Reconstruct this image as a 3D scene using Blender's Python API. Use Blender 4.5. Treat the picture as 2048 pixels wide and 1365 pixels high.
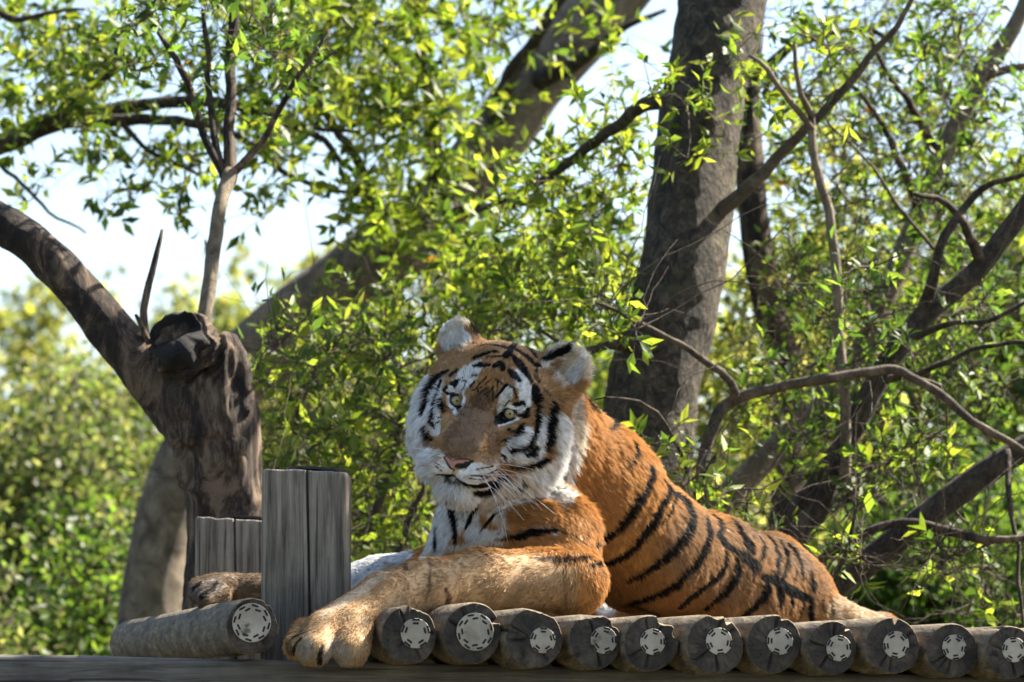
import bpy, math, random
import numpy as np
from mathutils import Vector, Matrix
from mathutils.bvhtree import BVHTree

for _o in list(bpy.data.objects):
    bpy.data.objects.remove(_o)
SC = bpy.context.scene
COL = SC.collection

# ------------------------------------------------------------------ camera
CAM_Z = 1.5
LENS = 130.0
FPX = 2048.0 * LENS / 36.0          # focal length in pixels of the 2048 px wide photograph
HORIZON = 1400.0                    # row of the horizon: the camera looks slightly up
PITCH = math.atan((HORIZON - 682.5) / FPX)
cam_data = bpy.data.cameras.new('camera')
cam = bpy.data.objects.new('camera', cam_data)
COL.objects.link(cam)
cam.location = (0, 0, CAM_Z)
cam.rotation_euler = (math.pi / 2 + PITCH, 0, 0)
cam_data.lens = LENS
cam_data.sensor_width = 36.0
cam_data.clip_start = 0.1
cam_data.clip_end = 500
cam_data.dof.use_dof = True
cam_data.dof.focus_distance = 7.42
cam_data.dof.aperture_fstop = 6.2
SC.camera = cam

# ------------------------------------------------------------------ sky and sun
SUN_AZ = math.radians(65.0)         # clockwise from the viewing direction: from the right and a little behind
SUN_EL = math.radians(44.0)
world = bpy.data.worlds.new('World')
SC.world = world
world.use_nodes = True
wn = world.node_tree.nodes
wl = world.node_tree.links
bg = wn['Background']
sky = wn.new('ShaderNodeTexSky')
sky.sky_type = 'NISHITA'
sky.sun_disc = False
sky.sun_elevation = SUN_EL
sky.sun_rotation = SUN_AZ
sky.air_density = 1.0
sky.dust_density = 1.6
sky.ozone_density = 1.0
wl.new(sky.outputs['Color'], bg.inputs['Color'])
bg.inputs['Strength'].default_value = 0.066

sun_data = bpy.data.lights.new('sun', 'SUN')
sun_data.energy = 5.0
sun_data.angle = math.radians(0.6)
sun_data.color = (1.0, 0.92, 0.79)
sun = bpy.data.objects.new('sun', sun_data)
COL.objects.link(sun)
SUN_DIR = Vector((math.sin(SUN_AZ) * math.cos(SUN_EL), math.cos(SUN_AZ) * math.cos(SUN_EL), math.sin(SUN_EL)))
sun.rotation_euler = SUN_DIR.to_track_quat('Z', 'Y').to_euler()
sun.location = (4, 4, 8)

SC.view_settings.view_transform = 'Standard'
SC.view_settings.look = 'None'
SC.view_settings.exposure = 2.15
SC.view_settings.gamma = 1.0
SC.view_settings.use_curve_mapping = False
SC.render.engine = 'CYCLES'
SC.cycles.max_bounces = 8
SC.cycles.diffuse_bounces = 4
SC.cycles.glossy_bounces = 2
SC.cycles.transmission_bounces = 4
SC.cycles.transparent_max_bounces = 8
SC.cycles.use_denoising = True
SC.cycles.sample_clamp_indirect = 8.0
SC.cycles_curves.shape = 'THICK'
SC.cycles_curves.subdivisions = 1

# ------------------------------------------------------------------ helpers
_cp, _sp = math.cos(PITCH), math.sin(PITCH)


def P(px, py, Y):
    """The point at distance Y (metres along the ground) seen at pixel (px, py) of the photograph."""
    cx = (px - 1024.0) / FPX
    cy = (682.5 - py) / FPX
    dx, dy, dz = cx, _cp - cy * _sp, _sp + cy * _cp
    t = Y / dy
    return np.array([dx * t, Y, CAM_Z + dz * t])


def to_px(p):
    p = np.asarray(p, dtype=float)
    x, y, z = p[..., 0], p[..., 1], p[..., 2] - CAM_Z
    f = y * _cp + z * _sp
    u = -y * _sp + z * _cp
    return 1024.0 + x / f * FPX, 682.5 - u / f * FPX


def mpp(Y):
    return Y / FPX


def mesh_obj(name, verts, faces, mat=None, parent=None, smooth=True):
    """One mesh object from an (n,3) array and either an (m,k) array or a list of faces."""
    verts = np.asarray(verts, dtype=np.float32)
    me = bpy.data.meshes.new(name)
    if isinstance(faces, np.ndarray):
        m, k = faces.shape
        me.vertices.add(len(verts))
        me.vertices.foreach_set('co', verts.ravel())
        me.loops.add(m * k)
        me.loops.foreach_set('vertex_index', faces.astype(np.int32).ravel())
        me.polygons.add(m)
        me.polygons.foreach_set('loop_start', np.arange(0, m * k, k, dtype=np.int32))
        me.update(calc_edges=True)
    else:
        me.from_pydata(verts.tolist(), [], [list(map(int, f)) for f in faces])
        me.update()
    if smooth:
        me.polygons.foreach_set('use_smooth', np.ones(len(me.polygons), dtype=bool))
    if mat is not None:
        me.materials.append(mat)
    ob = bpy.data.objects.new(name, me)
    COL.objects.link(ob)
    if parent is not None:
        ob.parent = parent
    return ob


def empty(name, loc):
    ob = bpy.data.objects.new(name, None)
    COL.objects.link(ob)
    ob.location = tuple(float(v) for v in loc)
    ob.empty_display_size = 0.1
    return ob


def adopt(ob, root):
    """Parent with the child's vertices staying where they are (root has no rotation)."""
    ob.parent = root
    ob.matrix_parent_inverse = Matrix.Translation(-Vector(root.location))
    return ob


def tag(ob, label=None, cat=None, group=None, kind=None):
    if label:
        ob['label'] = label
    if cat:
        ob['category'] = cat
    if group:
        ob['group'] = group
    if kind:
        ob['kind'] = kind
    return ob


def material(name, build):
    m = bpy.data.materials.new(name)
    m.use_nodes = True
    nt = m.node_tree
    nt.nodes.clear()
    out = nt.nodes.new('ShaderNodeOutputMaterial')
    build(nt, out)
    return m


class N:
    """Tiny wrapper for node building."""
    def __init__(self, nt):
        self.nt = nt

    def __call__(self, kind, **kw):
        n = self.nt.nodes.new('ShaderNode' + kind)
        for k, v in kw.items():
            if k.startswith('i_'):
                key = k[2:]
                n.inputs[int(key) if key.isdigit() else key.replace('_', ' ')].default_value = v
            else:
                setattr(n, k, v)
        return n

    def link(self, a, b):
        self.nt.links.new(a, b)

    def ramp(self, fac, stops, interp='LINEAR'):
        r = self.nt.nodes.new('ShaderNodeValToRGB')
        r.color_ramp.interpolation = interp
        els = r.color_ramp.elements
        while len(els) < len(stops):
            els.new(0.5)
        for e, (p, c) in zip(els, stops):
            e.position = p
            e.color = (c[0], c[1], c[2], 1.0) if len(c) == 3 else c
        self.link(fac, r.inputs['Fac'])
        return r.outputs['Color']


def catmull(pts, n):
    """Smooth resampling of an (m,k) polyline to n samples, evenly by length."""
    pts = np.asarray(pts, dtype=float)
    m = len(pts)
    if m == 2:
        t = np.linspace(0, 1, n)[:, None]
        return pts[0] * (1 - t) + pts[1] * t
    seg = np.linalg.norm(np.diff(pts[:, :3], axis=0), axis=1)
    cum = np.concatenate([[0], np.cumsum(seg)])
    s = np.linspace(0, cum[-1], n)
    i = np.clip(np.searchsorted(cum, s, side='right') - 1, 0, m - 2)
    t = ((s - cum[i]) / np.maximum(seg[i], 1e-9))[:, None]
    p0 = pts[np.maximum(i - 1, 0)]
    p1 = pts[i]
    p2 = pts[i + 1]
    p3 = pts[np.minimum(i + 2, m - 1)]
    return 0.5 * ((2 * p1) + (-p0 + p2) * t + (2 * p0 - 5 * p1 + 4 * p2 - p3) * t * t + (-p0 + 3 * p1 - 3 * p2 + p3) * t ** 3)


def frames(c):
    """Tangent and two normals along a polyline."""
    tan = np.gradient(c, axis=0)
    tan /= np.linalg.norm(tan, axis=1)[:, None] + 1e-12
    a = np.zeros_like(c)
    ref = np.array([0.31, 0.9, 0.21])
    for i in range(len(c)):
        v = ref - tan[i] * np.dot(ref, tan[i])
        l = np.linalg.norm(v)
        if l < 1e-4:
            v = np.cross(tan[i], [1, 0, 0.3])
            l = np.linalg.norm(v)
        ref = v / l
        a[i] = ref
    return tan, a, np.cross(tan, a)


def vnoise(p, scale, seed=0, octaves=3):
    """Cheap smooth value noise in 3D, vectorised, about -1..1."""
    p = np.asarray(p, dtype=float) * scale
    out = np.zeros(p.shape[:-1])
    amp, tot = 1.0, 0.0
    for o in range(octaves):
        q = p + seed * 17.31 + o * 5.7
        i = np.floor(q).astype(np.int64)
        f = q - i
        f = f * f * (3 - 2 * f)
        acc = 0
        for dx in (0, 1):
            for dy in (0, 1):
                for dz in (0, 1):
                    h = (i[..., 0] + dx) * 374761393 + (i[..., 1] + dy) * 668265263 + (i[..., 2] + dz) * 2147483647 + (seed + o) * 1274126177
                    h = (h ^ (h >> 13)) * 1274126177
                    h = (h ^ (h >> 16)) & 0xFFFF
                    w = (f[..., 0] if dx else 1 - f[..., 0]) * (f[..., 1] if dy else 1 - f[..., 1]) * (f[..., 2] if dz else 1 - f[..., 2])
                    acc = acc + w * (h / 32767.5 - 1.0)
        out += acc * amp
        tot += amp
        amp *= 0.5
        p = p * 2.03
    return out / tot


def tube(c, r, nside, bump=0.0, bscale=20.0, seed=0, cap=True, aniso=None, ridge=False, flat=0.2):
    """Verts and quad faces of a tube along the centre line c with radii r."""
    c = np.asarray(c, dtype=float)
    r = np.asarray(r, dtype=float)
    n = len(c)
    tan, a, b = frames(c)
    th = np.linspace(0, 2 * np.pi, nside, endpoint=False)
    d = a[:, None, :] * np.cos(th)[None, :, None] + b[:, None, :] * np.sin(th)[None, :, None]
    v = c[:, None, :] + d * r[:, None, None]
    if bump > 0:
        s = v.copy()
        nz = vnoise(s, bscale, seed, 3) if aniso is None else vnoise(s * np.array(aniso), bscale, seed, 3)
        if ridge:
            nz = 0.75 - 2.2 * np.abs(nz) ** 0.8
        v = c[:, None, :] + d * (r[:, None] * (1 + bump * nz))[:, :, None]
    v = v.reshape(-1, 3)
    i = np.arange(n - 1)[:, None] * nside
    j = np.arange(nside)[None, :]
    j2 = (j + 1) % nside
    f = np.stack([i + j, i + j2, i + nside + j2, i + nside + j], axis=-1).reshape(-1, 4)
    if cap:
        v = np.concatenate([v, c[:1] - tan[:1] * r[0] * 0.2, c[-1:] + tan[-1:] * r[-1] * flat])
        k0, k1 = n * nside, n * nside + 1
        jj = np.arange(nside)
        # triangles written as quads that repeat no vertex: use pairs of sides
        e0 = np.stack([np.full(nside // 2, k0), jj[0:nside - 1:2] + 2, jj[0:nside - 1:2] + 1, jj[0:nside - 1:2]], axis=-1)
        e0[:, 1] = e0[:, 1] % nside
        base = (n - 1) * nside
        e1 = np.stack([np.full(nside // 2, k1), base + jj[0:nside - 1:2], base + jj[0:nside - 1:2] + 1, base + (jj[0:nside - 1:2] + 2) % nside], axis=-1)
        f = np.concatenate([f, e0, e1])
    return v, f


def join(parts):
    vs, fs, o = [], [], 0
    for v, f in parts:
        vs.append(v)
        fs.append(f + o)
        o += len(v)
    return np.concatenate(vs), np.concatenate(fs)


def color_attr(ob, name, rgb):
    """Per-vertex colour attribute."""
    a = ob.data.attributes.new(name, 'FLOAT_COLOR', 'POINT')
    c = np.ones((len(rgb), 4), dtype=np.float32)
    c[:, :3] = rgb
    a.data.foreach_set('color', c.ravel())
# ------------------------------------------------------------------ the timber platform
def wood_mat(name, c_dark, c_mid, c_light, stretch=(30, 30, 1.6), bump=0.5, rough=0.85, coord='Object'):
    def b(nt, out):
        n = N(nt)
        tc = n('TexCoord')
        mp = n('Mapping')
        mp.inputs['Scale'].default_value = stretch
        n.link(tc.outputs[coord], mp.inputs['Vector'])
        g = n('TexNoise', i_Scale=3.0, i_Detail=8.0, i_Roughness=0.65, i_Distortion=0.4)
        n.link(mp.outputs['Vector'], g.inputs['Vector'])
        big = n('TexNoise', i_Scale=7.0, i_Detail=4.0, i_Roughness=0.6)
        n.link(tc.outputs[coord], big.inputs['Vector'])
        col = n.ramp(g.outputs['Fac'], [(0.28, c_dark), (0.5, c_mid), (0.72, c_light)])
        mix = n('MixRGB', blend_type='MULTIPLY')
        mix.inputs['Fac'].default_value = 0.75
        n.link(col, mix.inputs['Color1'])
        n.link(n.ramp(big.outputs['Fac'], [(0.3, (0.45, 0.43, 0.4)), (0.62, (1.1, 1.08, 1.05))]), mix.inputs['Color2'])
        mp2 = n('Mapping')
        mp2.inputs['Scale'].default_value = tuple(v * (3.0 if v > 5 else 0.7) for v in stretch)
        n.link(tc.outputs[coord], mp2.inputs['Vector'])
        ck = n('TexNoise', i_Scale=1.6, i_Detail=3.0, i_Roughness=0.5)
        n.link(mp2.outputs['Vector'], ck.inputs['Vector'])
        m2 = n('MixRGB', blend_type='MULTIPLY')
        m2.inputs['Fac'].default_value = 0.85
        n.link(mix.outputs['Color'], m2.inputs['Color1'])
        n.link(n.ramp(ck.outputs['Fac'], [(0.30, (0.15, 0.14, 0.12)), (0.37, (1, 1, 1))]), m2.inputs['Color2'])
        mix = m2
        bs = n('BsdfPrincipled', i_Roughness=rough)
        n.link(mix.outputs['Color'], bs.inputs['Base Color'])
        bp = n('Bump', i_Strength=bump, i_Distance=0.006)
        n.link(g.outputs['Fac'], bp.inputs['Height'])
        n.link(bp.outputs['Normal'], bs.inputs['Normal'])
        n.link(bs.outputs['BSDF'], out.inputs['Surface'])
    return material(name, b)


M_POST = wood_mat('weathered_post', (0.034, 0.028, 0.021), (0.185, 0.156, 0.118), (0.33, 0.285, 0.22))
M_BEAM = wood_mat('weathered_beam', (0.034, 0.029, 0.024), (0.13, 0.117, 0.10), (0.24, 0.22, 0.19), stretch=(1.6, 30, 30))
M_LOG = wood_mat('log_side', (0.028, 0.020, 0.012), (0.125, 0.094, 0.055), (0.26, 0.205, 0.13), stretch=(25, 2.0, 25))
M_LOGEND = wood_mat('log_end', (0.010, 0.0075, 0.005), (0.046, 0.035, 0.024), (0.12, 0.095, 0.066), stretch=(9, 9, 9), bump=0.8)
M_PLATE = wood_mat('nail_plate', (0.26, 0.215, 0.155), (0.40, 0.345, 0.265), (0.48, 0.42, 0.33), stretch=(6, 6, 6), bump=0.15, rough=0.6)


def flat_mat(name, rgb, rough=0.8, metal=0.0):
    def b(nt, out):
        n = N(nt)
        bs = n('BsdfPrincipled', i_Roughness=rough, i_Metallic=metal)
        no = n('TexNoise', i_Scale=60.0, i_Detail=3.0)
        tc = n('TexCoord')
        n.link(tc.outputs['Object'], no.inputs['Vector'])
        lo = tuple(c * 0.7 for c in rgb)
        hi = tuple(min(1, c * 1.25) for c in rgb)
        n.link(n.ramp(no.outputs['Fac'], [(0.3, lo), (0.7, hi)]), bs.inputs['Base Color'])
        n.link(bs.outputs['BSDF'], out.inputs['Surface'])
    return material(name, b)


M_DARK = flat_mat('slot_dark', (0.012, 0.011, 0.01), 0.9)
M_METAL = flat_mat('post_cap_sheet', (0.03, 0.03, 0.032), 0.55, 0.4)

LOG_DIR = np.array([-0.22, 1.0, 0.0])
LOG_DIR /= np.linalg.norm(LOG_DIR)
LOG_SIDE = np.array([LOG_DIR[1], -LOG_DIR[0], 0.0])     # to the right of a viewer
UPV = np.array([0, 0, 1.0])
DECK = []


def log_mesh(c0, r, length, rng, chips):
    """Verts / faces of a round log; profile irregular, near end checked and chipped. Returns side and end faces."""
    ns = 56
    th = np.linspace(0, 2 * np.pi, ns, endpoint=False)
    prof = 1 + 0.02 * np.sin(2 * th + rng.uniform(0, 6)) + 0.015 * np.sin(3 * th + rng.uniform(0, 6)) + rng.normal(0, 0.005, ns)
    ys = np.concatenate([[0.0, 0.004, 0.012, 0.03, 0.06], np.linspace(0.1, length, 26)])
    rings = []
    notch = np.zeros(ns)
    for a, w, d in chips:
        dd = np.abs((th - a + np.pi) % (2 * np.pi) - np.pi)
        notch = np.maximum(notch, d * np.clip(1 - dd / w, 0, 1) ** 0.45)
    jag = np.abs(rng.normal(0, 1, ns)) * 0.02
    for k, y in enumerate(ys):
        e = {0: 0.955, 1: 0.985}.get(k, 1.0)
        fade = max(0.0, 1 - y / 0.075)
        w = 1 + 0.018 * np.sin(y * 3 + rng.uniform(0, 0.3))
        rr = r * prof * e * w * (1 - notch * fade ** 0.6 - jag * (fade > 0.2) * (notch > 0.02))
        rings.append((c0 + LOG_DIR * y)[None, :] + (LOG_SIDE[None, :] * np.cos(th)[:, None] + UPV[None, :] * np.sin(th)[:, None]) * rr[:, None])
    v = np.concatenate(rings)
    n = len(ys)
    i = np.arange(n - 1)[:, None] * ns
    j = np.arange(ns)[None, :]
    j2 = (j + 1) % ns
    side = np.stack([i + j, i + ns + j, i + ns + j2, i + j2], axis=-1).reshape(-1, 4)
    # end face: rings inward with fine radial relief
    ev = []
    crack = np.zeros(ns)
    for _c in rng.integers(0, ns, 4):
        crack[_c] = rng.uniform(0.4, 1)
    for q in (1.0, 0.85, 0.65, 0.45, 0.25):
        base = rings[0]
        p = c0 + (base - c0) * q
        depth = 0.007 * crack * (q > 0.3) * (q < 1.0) + rng.normal(0, 0.0006, ns)
        ev.append(p + LOG_DIR[None, :] * depth[:, None])
    ev.append(np.array([c0]))
    ev = np.concatenate(ev)
    ef = []
    for q in range(4):
        for k in range(ns):
            k2 = (k + 1) % ns
            ef.append((q * ns + k, q * ns + k2, (q + 1) * ns + k2, (q + 1) * ns + k))
    for k in range(ns):
        ef.append((4 * ns + k, 4 * ns + (k + 1) % ns, 5 * ns))
    return v, side, ev, ef


def plate_mesh(r, n_pairs, rng):
    """Perforated round nail plate in local XZ, facing -Y, and its slots."""
    ns = 40
    th = np.linspace(0, 2 * np.pi, ns, endpoint=False)
    v = []
    for rr, y in ((r, 0.0), (r, -0.0016), (r * 0.97, -0.0022), (0.35 * r, -0.0022)):
        v.append(np.stack([rr * np.cos(th), np.full(ns, y), rr * np.sin(th)], axis=-1))
    v = np.concatenate(v + [np.array([[0, -0.0022, 0]])])
    f = []
    for q in range(3):
        for k in range(ns):
            k2 = (k + 1) % ns
            f.append((q * ns + k, q * ns + k2, (q + 1) * ns + k2, (q + 1) * ns + k))
    for k in range(ns):
        f.append((3 * ns + k, 3 * ns + (k + 1) % ns, 4 * ns))
    sv, sf = [], []
    a0 = rng.uniform(0, 6.28)
    for q in range(n_pairs):
        a = a0 + q * 2 * np.pi / n_pairs
        rad = np.array([np.cos(a), 0, np.sin(a)])
        tg = np.array([-np.sin(a), 0, np.cos(a)])
        rows = ((0.90, 0.50, 0.0), (0.66, 0.40, 0.0)) if n_pairs < 7 else ((0.88, 0.34, 0.10), (0.69, 0.30, -0.12))
        for rho, ln, off in rows:
            c = rad * r * rho + tg * r * off
            hl, hw = r * ln / 2, r * (0.070 if n_pairs < 7 else 0.050)
            o = len(sv)
            for (s1, s2) in ((-1, -1), (1, -1), (1, 1), (-1, 1)):
                sv.append(c + tg * s1 * hl + rad * s2 * hw + np.array([0, -0.0026, 0]))
            for (s1, s2) in ((-1, -1), (1, -1), (1, 1), (-1, 1)):
                sv.append(c + tg * s1 * hl + rad * s2 * hw + np.array([0, -0.0010, 0]))
            sf += [(o, o + 1, o + 2, o + 3), (o, o + 4, o + 5, o + 1), (o + 1, o + 5, o + 6, o + 2), (o + 2, o + 6, o + 7, o + 3), (o + 3, o + 7, o + 4, o)]
    return v, f, np.array(sv), sf


# end centre x, y, radius; plate x, y, radius; slot pairs; chips (angle in degrees, width, depth)
LOGS = [
    (818, 1270, 58, 831, 1267, 30, 5, [(100, 0.10, 0.5), (70, 0.35, 0.10)], 'grey deck log with a deep notch in its end, beside the tiger paw'),
    (945, 1267, 61, 950, 1264, 38, 8, [(25, 0.06, 0.3)], 'grey deck log whose end carries a large many-slotted nail plate, under the tiger forearm'),
    (1068, 1277, 60, 1086, 1281, 26, 5, [(75, 0.5, 0.12), (160, 0.05, 0.5)], 'deck log with a flattened splintered top edge, under the tiger forearm'),
    (1190, 1283, 55, 1208, 1281, 27, 5, [(100, 0.45, 0.12), (40, 0.15, 0.12)], 'deck log with a chipped rim, directly below the tiger elbow'),
    (1302, 1287, 57, 1305, 1284, 26, 5, [(60, 0.3, 0.22), (20, 0.2, 0.16)], 'deck log with a broken away shoulder on its upper rim, just past the tiger elbow'),
    (1430, 1290, 60, 1438, 1283, 27, 5, [(85, 0.22, 0.14), (60, 0.1, 0.2)], 'deck log with a small split at the top of its rim, below the tiger flank'),
    (1548, 1288, 58, 1560, 1283, 27, 5, [(70, 0.12, 0.12)], 'deck log with a smooth round end, below the tiger hips'),
    (1665, 1296, 53, 1678, 1297, 26, 5, [(50, 0.05, 0.25)], 'smaller deck log with a low-set nail plate, below the tiger tail root'),
    (1785, 1292, 57, 1792, 1290, 27, 5, [(85, 0.05, 0.3)], 'deck log with a smooth dark ring round its plate, just past the tiger tail'),
    (1905, 1302, 55, 1908, 1295, 25, 5, [(280, 0.05, 0.4)], 'deck log with a crack running down below its plate, second past the tail'),
    (2020, 1305, 52, 2028, 1300, 25, 5, [(110, 0.05, 0.3)], 'deck log beyond the cracked one, third past the tiger tail'),
    (2136, 1308, 54, 2142, 1303, 26, 5, [(70, 0.1, 0.15)], 'deck log with a nicked upper rim, fourth past the tiger tail'),
    (2252, 1312, 55, 2256, 1308, 26, 5, [(40, 0.05, 0.3)], 'last log of the deck, fifth past the tiger tail'),
]
G_LOGS = 'round logs of the platform deck'


def build_log(px, py, rp, qx, qy, qr, npair, chips, label, Y, length, seed, name='deck_log'):
    rng = np.random.default_rng(seed)
    c0 = P(px, py, Y)
    r = rp * mpp(Y)
    root = empty(name, c0)
    tag(root, label, 'log', G_LOGS)
    v, side, ev, ef = log_mesh(c0, r, length, rng, [(math.radians(a), w, d) for a, w, d in chips])
    adopt(mesh_obj('log_body', v, side, M_LOG), root)
    adopt(mesh_obj('sawn_end', ev, ef, M_LOGEND, smooth=False), root)
    pc = P(qx, qy, Y) - LOG_DIR * 0.003
    pc = pc + LOG_DIR * np.dot(c0 - pc, LOG_DIR) - LOG_DIR * 0.001
    pv, pf, sv, sf = plate_mesh(qr * mpp(Y), npair, rng)
    rot = math.atan2(-LOG_DIR[0], LOG_DIR[1])
    Rz = np.array([[math.cos(rot), -math.sin(rot), 0], [math.sin(rot), math.cos(rot), 0], [0, 0, 1]])
    pl = adopt(mesh_obj('nail_plate', pv @ Rz.T + pc, pf, M_PLATE, smooth=False), root)
    sl = mesh_obj('plate_slots', sv @ Rz.T + pc, sf, M_DARK, smooth=False)
    sl.parent = pl
    sl.matrix_parent_inverse = pl.matrix_basis.inverted()
    sl.matrix_parent_inverse = Matrix.Identity(4)
    return c0, r


for k, (px, py, rp, qx, qy, qr, npair, chips, label) in enumerate(LOGS):
    DECK.append(build_log(px, py, rp, qx, qy, qr, npair, chips, label, 6.97 + 0.012 * math.sin(k * 2.3), 2.35, 40 + k))
LEFT_LOG = build_log(505, 1253, 55, 503, 1246, 39, 8, [(60, 0.05, 0.15), (20, 0.3, 0.05)],
                     'pale log leaning out left of the tall post, under the far tiger paw', 7.0, 2.0, 77)


def beam(name, a, b, w, h, mat, seed):
    """A squared timber with worn edges from a to b (centre line)."""
    a, b = np.array(a), np.array(b)
    n = 70
    t = np.linspace(0, 1, n)[:, None]
    c = a * (1 - t) + b * t
    d = (b - a) / np.linalg.norm(b - a)
    s = np.cross(d, UPV)
    s /= np.linalg.norm(s)
    u = np.cross(s, d)
    prof = []
    bev = 0.012
    for sx, sz in ((1, -1), (1, 1), (-1, 1), (-1, -1)):
        for q in range(5):
            ang = {(1, -1): -90, (1, 1): 0, (-1, 1): 90, (-1, -1): 180}[(sx, sz)] + q * 22.5
            ang = math.radians(ang)
            prof.append((sx * (w / 2 - bev) + bev * math.cos(ang), sz * (h / 2 - bev) + bev * math.sin(ang)))
        # extra points along the following side
        nx, nz = {(1, -1): (1, 1), (1, 1): (-1, 1), (-1, 1): (-1, -1), (-1, -1): (1, -1)}[(sx, sz)]
        for q in (0.25, 0.5, 0.75):
            x0, z0 = prof[-1]
            x1, z1 = nx * (w / 2 - bev) + (bev if nx == sx else 0) * sx, nz * (h / 2 - bev) + (bev if nz == sz else 0) * sz
            prof.append((prof[-1][0] + (x1 - x0) * 0.25 if nx != sx else x0, prof[-1][1] + (z1 - z0) * 0.25 if nz != sz else z0))
    prof = np.array(prof)
    ns = len(prof)
    v = c[:, None, :] + s[None, None, :] * prof[None, :, :1] + u[None, None, :] * prof[None, :, 1:]
    nz = vnoise(v * np.array([1.0, 6, 6]), 9, seed, 3)
    ctr = c[:, None, :]
    dirn = v - ctr
    dirn /= np.linalg.norm(dirn, axis=2)[:, :, None]
    v = v + dirn * (nz * 0.004)[:, :, None]
    v = v.reshape(-1, 3)
    i = np.arange(n - 1)[:, None] * ns
    j = np.arange(ns)[None, :]
    j2 = (j + 1) % ns
    f = np.stack([i + j, i + j2, i + ns + j2, i + ns + j], axis=-1).reshape(-1, 4)
    faces = f.tolist() + [list(range(ns))[::-1], list(range((n - 1) * ns, n * ns))]
    return mesh_obj(name, v, faces, mat)


def beam_top(px, py, Y):
    return P(px, py, Y)


b0 = P(-420, 1301, 7.155)
b1 = P(2620, 1366, 7.155)
BH = 0.17
ob = beam('front_beam', b0 - np.array([0, 0, BH / 2]), b1 - np.array([0, 0, BH / 2]), 0.11, BH, M_BEAM, 5)
tag(ob, 'long grey squared timber beam carrying the log ends', 'beam')


def post(name, px0, px1, ptop, Y, depth, label, seed, crack_px, cap=True):
    """Upright squared timber with worn corners, vertical check and a sheet cap on top."""
    w = (px1 - px0) * mpp(Y)
    top = P((px0 + px1) / 2, ptop, Y)
    root = empty(name, (top[0], top[1] + depth / 2, 0))
    tag(root, label, 'post', 'timber posts of the platform')
    cx, cy = top[0], top[1] + depth / 2
    bev = 0.016
    prof = []
    for ang0, sx, sy in ((-90, 1, -1), (0, 1, 1), (90, -1, 1), (180, -1, -1)):
        for q in range(6):
            a = math.radians(ang0 + q * 18)
            prof.append((sx * (w / 2 - bev) + bev * math.cos(a), sy * (depth / 2 - bev) + bev * math.sin(a)))
    # fine points across the front, with the check cut in
    x_front0, x_front1 = -w / 2 + bev, w / 2 - bev
    xc = (crack_px - (px0 + px1) / 2) * mpp(Y)
    xs = sorted(set(np.linspace(x_front0, x_front1, 26)[1:-1].tolist() + [xc - 0.0030, xc - 0.0012, xc + 0.0012, xc + 0.0030]))
    for x in xs:
        prof.append((x, -depth / 2))
    prof = np.array(prof)
    ns = len(prof)
    zs = np.concatenate([np.linspace(0, 1.45, 8), np.linspace(1.5, top[2] - 0.01, 70), [top[2] - 0.004, top[2]]])
    rng = np.random.default_rng(seed)
    rings = []
    for k, z in enumerate(zs):
        p = prof.copy()
        e = 0.97 if k == len(zs) - 1 else (0.99 if k == len(zs) - 2 else 1.0)
        p = p * e
        wander = 0.004 * math.sin(z * 7 + seed)
        on = np.abs(prof[:, 0] - xc) < 0.0025
        fr = (prof[:, 1] < -depth / 2 + 1e-6)
        x = p[:, 0] + np.where(fr, wander * np.exp(-((prof[:, 0] - xc) / 0.03) ** 2), 0)
        y = p[:, 1] + np.where(on & fr, 0.02, 0)
        pts = np.stack([cx + x, cy + y, np.full(ns, z)], axis=-1)
        nz = vnoise(pts * np.array([1, 1, 0.12]), 60, seed, 3) * 0.0022 + vnoise(pts * np.array([1, 1, 0.3]), 14, seed + 3, 2) * 0.003
        pts[:, 1] += np.where(fr, nz, 0)
        pts[:, 0] += np.where(~fr, nz * np.sign(prof[:, 0]) * 0.8, 0)
        if k >= len(zs) - 3:
            pts[:, 2] += vnoise(pts, 50, seed + 1, 2) * 0.004 - (pts[:, 0] - cx) * 0.05
        rings.append(pts)
    v = np.concatenate(rings)
    n = len(zs)
    i = np.arange(n - 1)[:, None] * ns
    j = np.arange(ns)[None, :]
    j2 = (j + 1) % ns
    f = np.stack([i + j, i + j2, i + ns + j2, i + ns + j], axis=-1).reshape(-1, 4)
    faces = f.tolist() + [list(range((n - 1) * ns, n * ns))]
    adopt(mesh_obj('timber', v, faces, M_POST), root)
    if cap:
        # a thin sheet lying on the sawn top, its rim a little uneven
        cv = []
        m = 40
        for q in range(m):
            a = 2 * math.pi * q / m
            x = 0.36 * w * math.copysign(abs(math.cos(a)) ** 0.5, math.cos(a)) + 0.02
            y = 0.40 * depth * math.copysign(abs(math.sin(a)) ** 0.5, math.sin(a))
            cv.append((cx + x, cy + y, top[2] - x * 0.05 + 0.003 + 0.0015 * math.sin(3 * a)))
        cv = np.array(cv)
        up = cv + np.array([0, 0, 0.005])
        vv = np.concatenate([cv, up])
        ff = [[q, (q + 1) % m, m + (q + 1) % m, m + q] for q in range(m)] + [list(range(m, 2 * m)), list(range(m))[::-1]]
        adopt(mesh_obj('cap_sheet', vv, ff, M_METAL, smooth=False), root)
    return root


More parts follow.
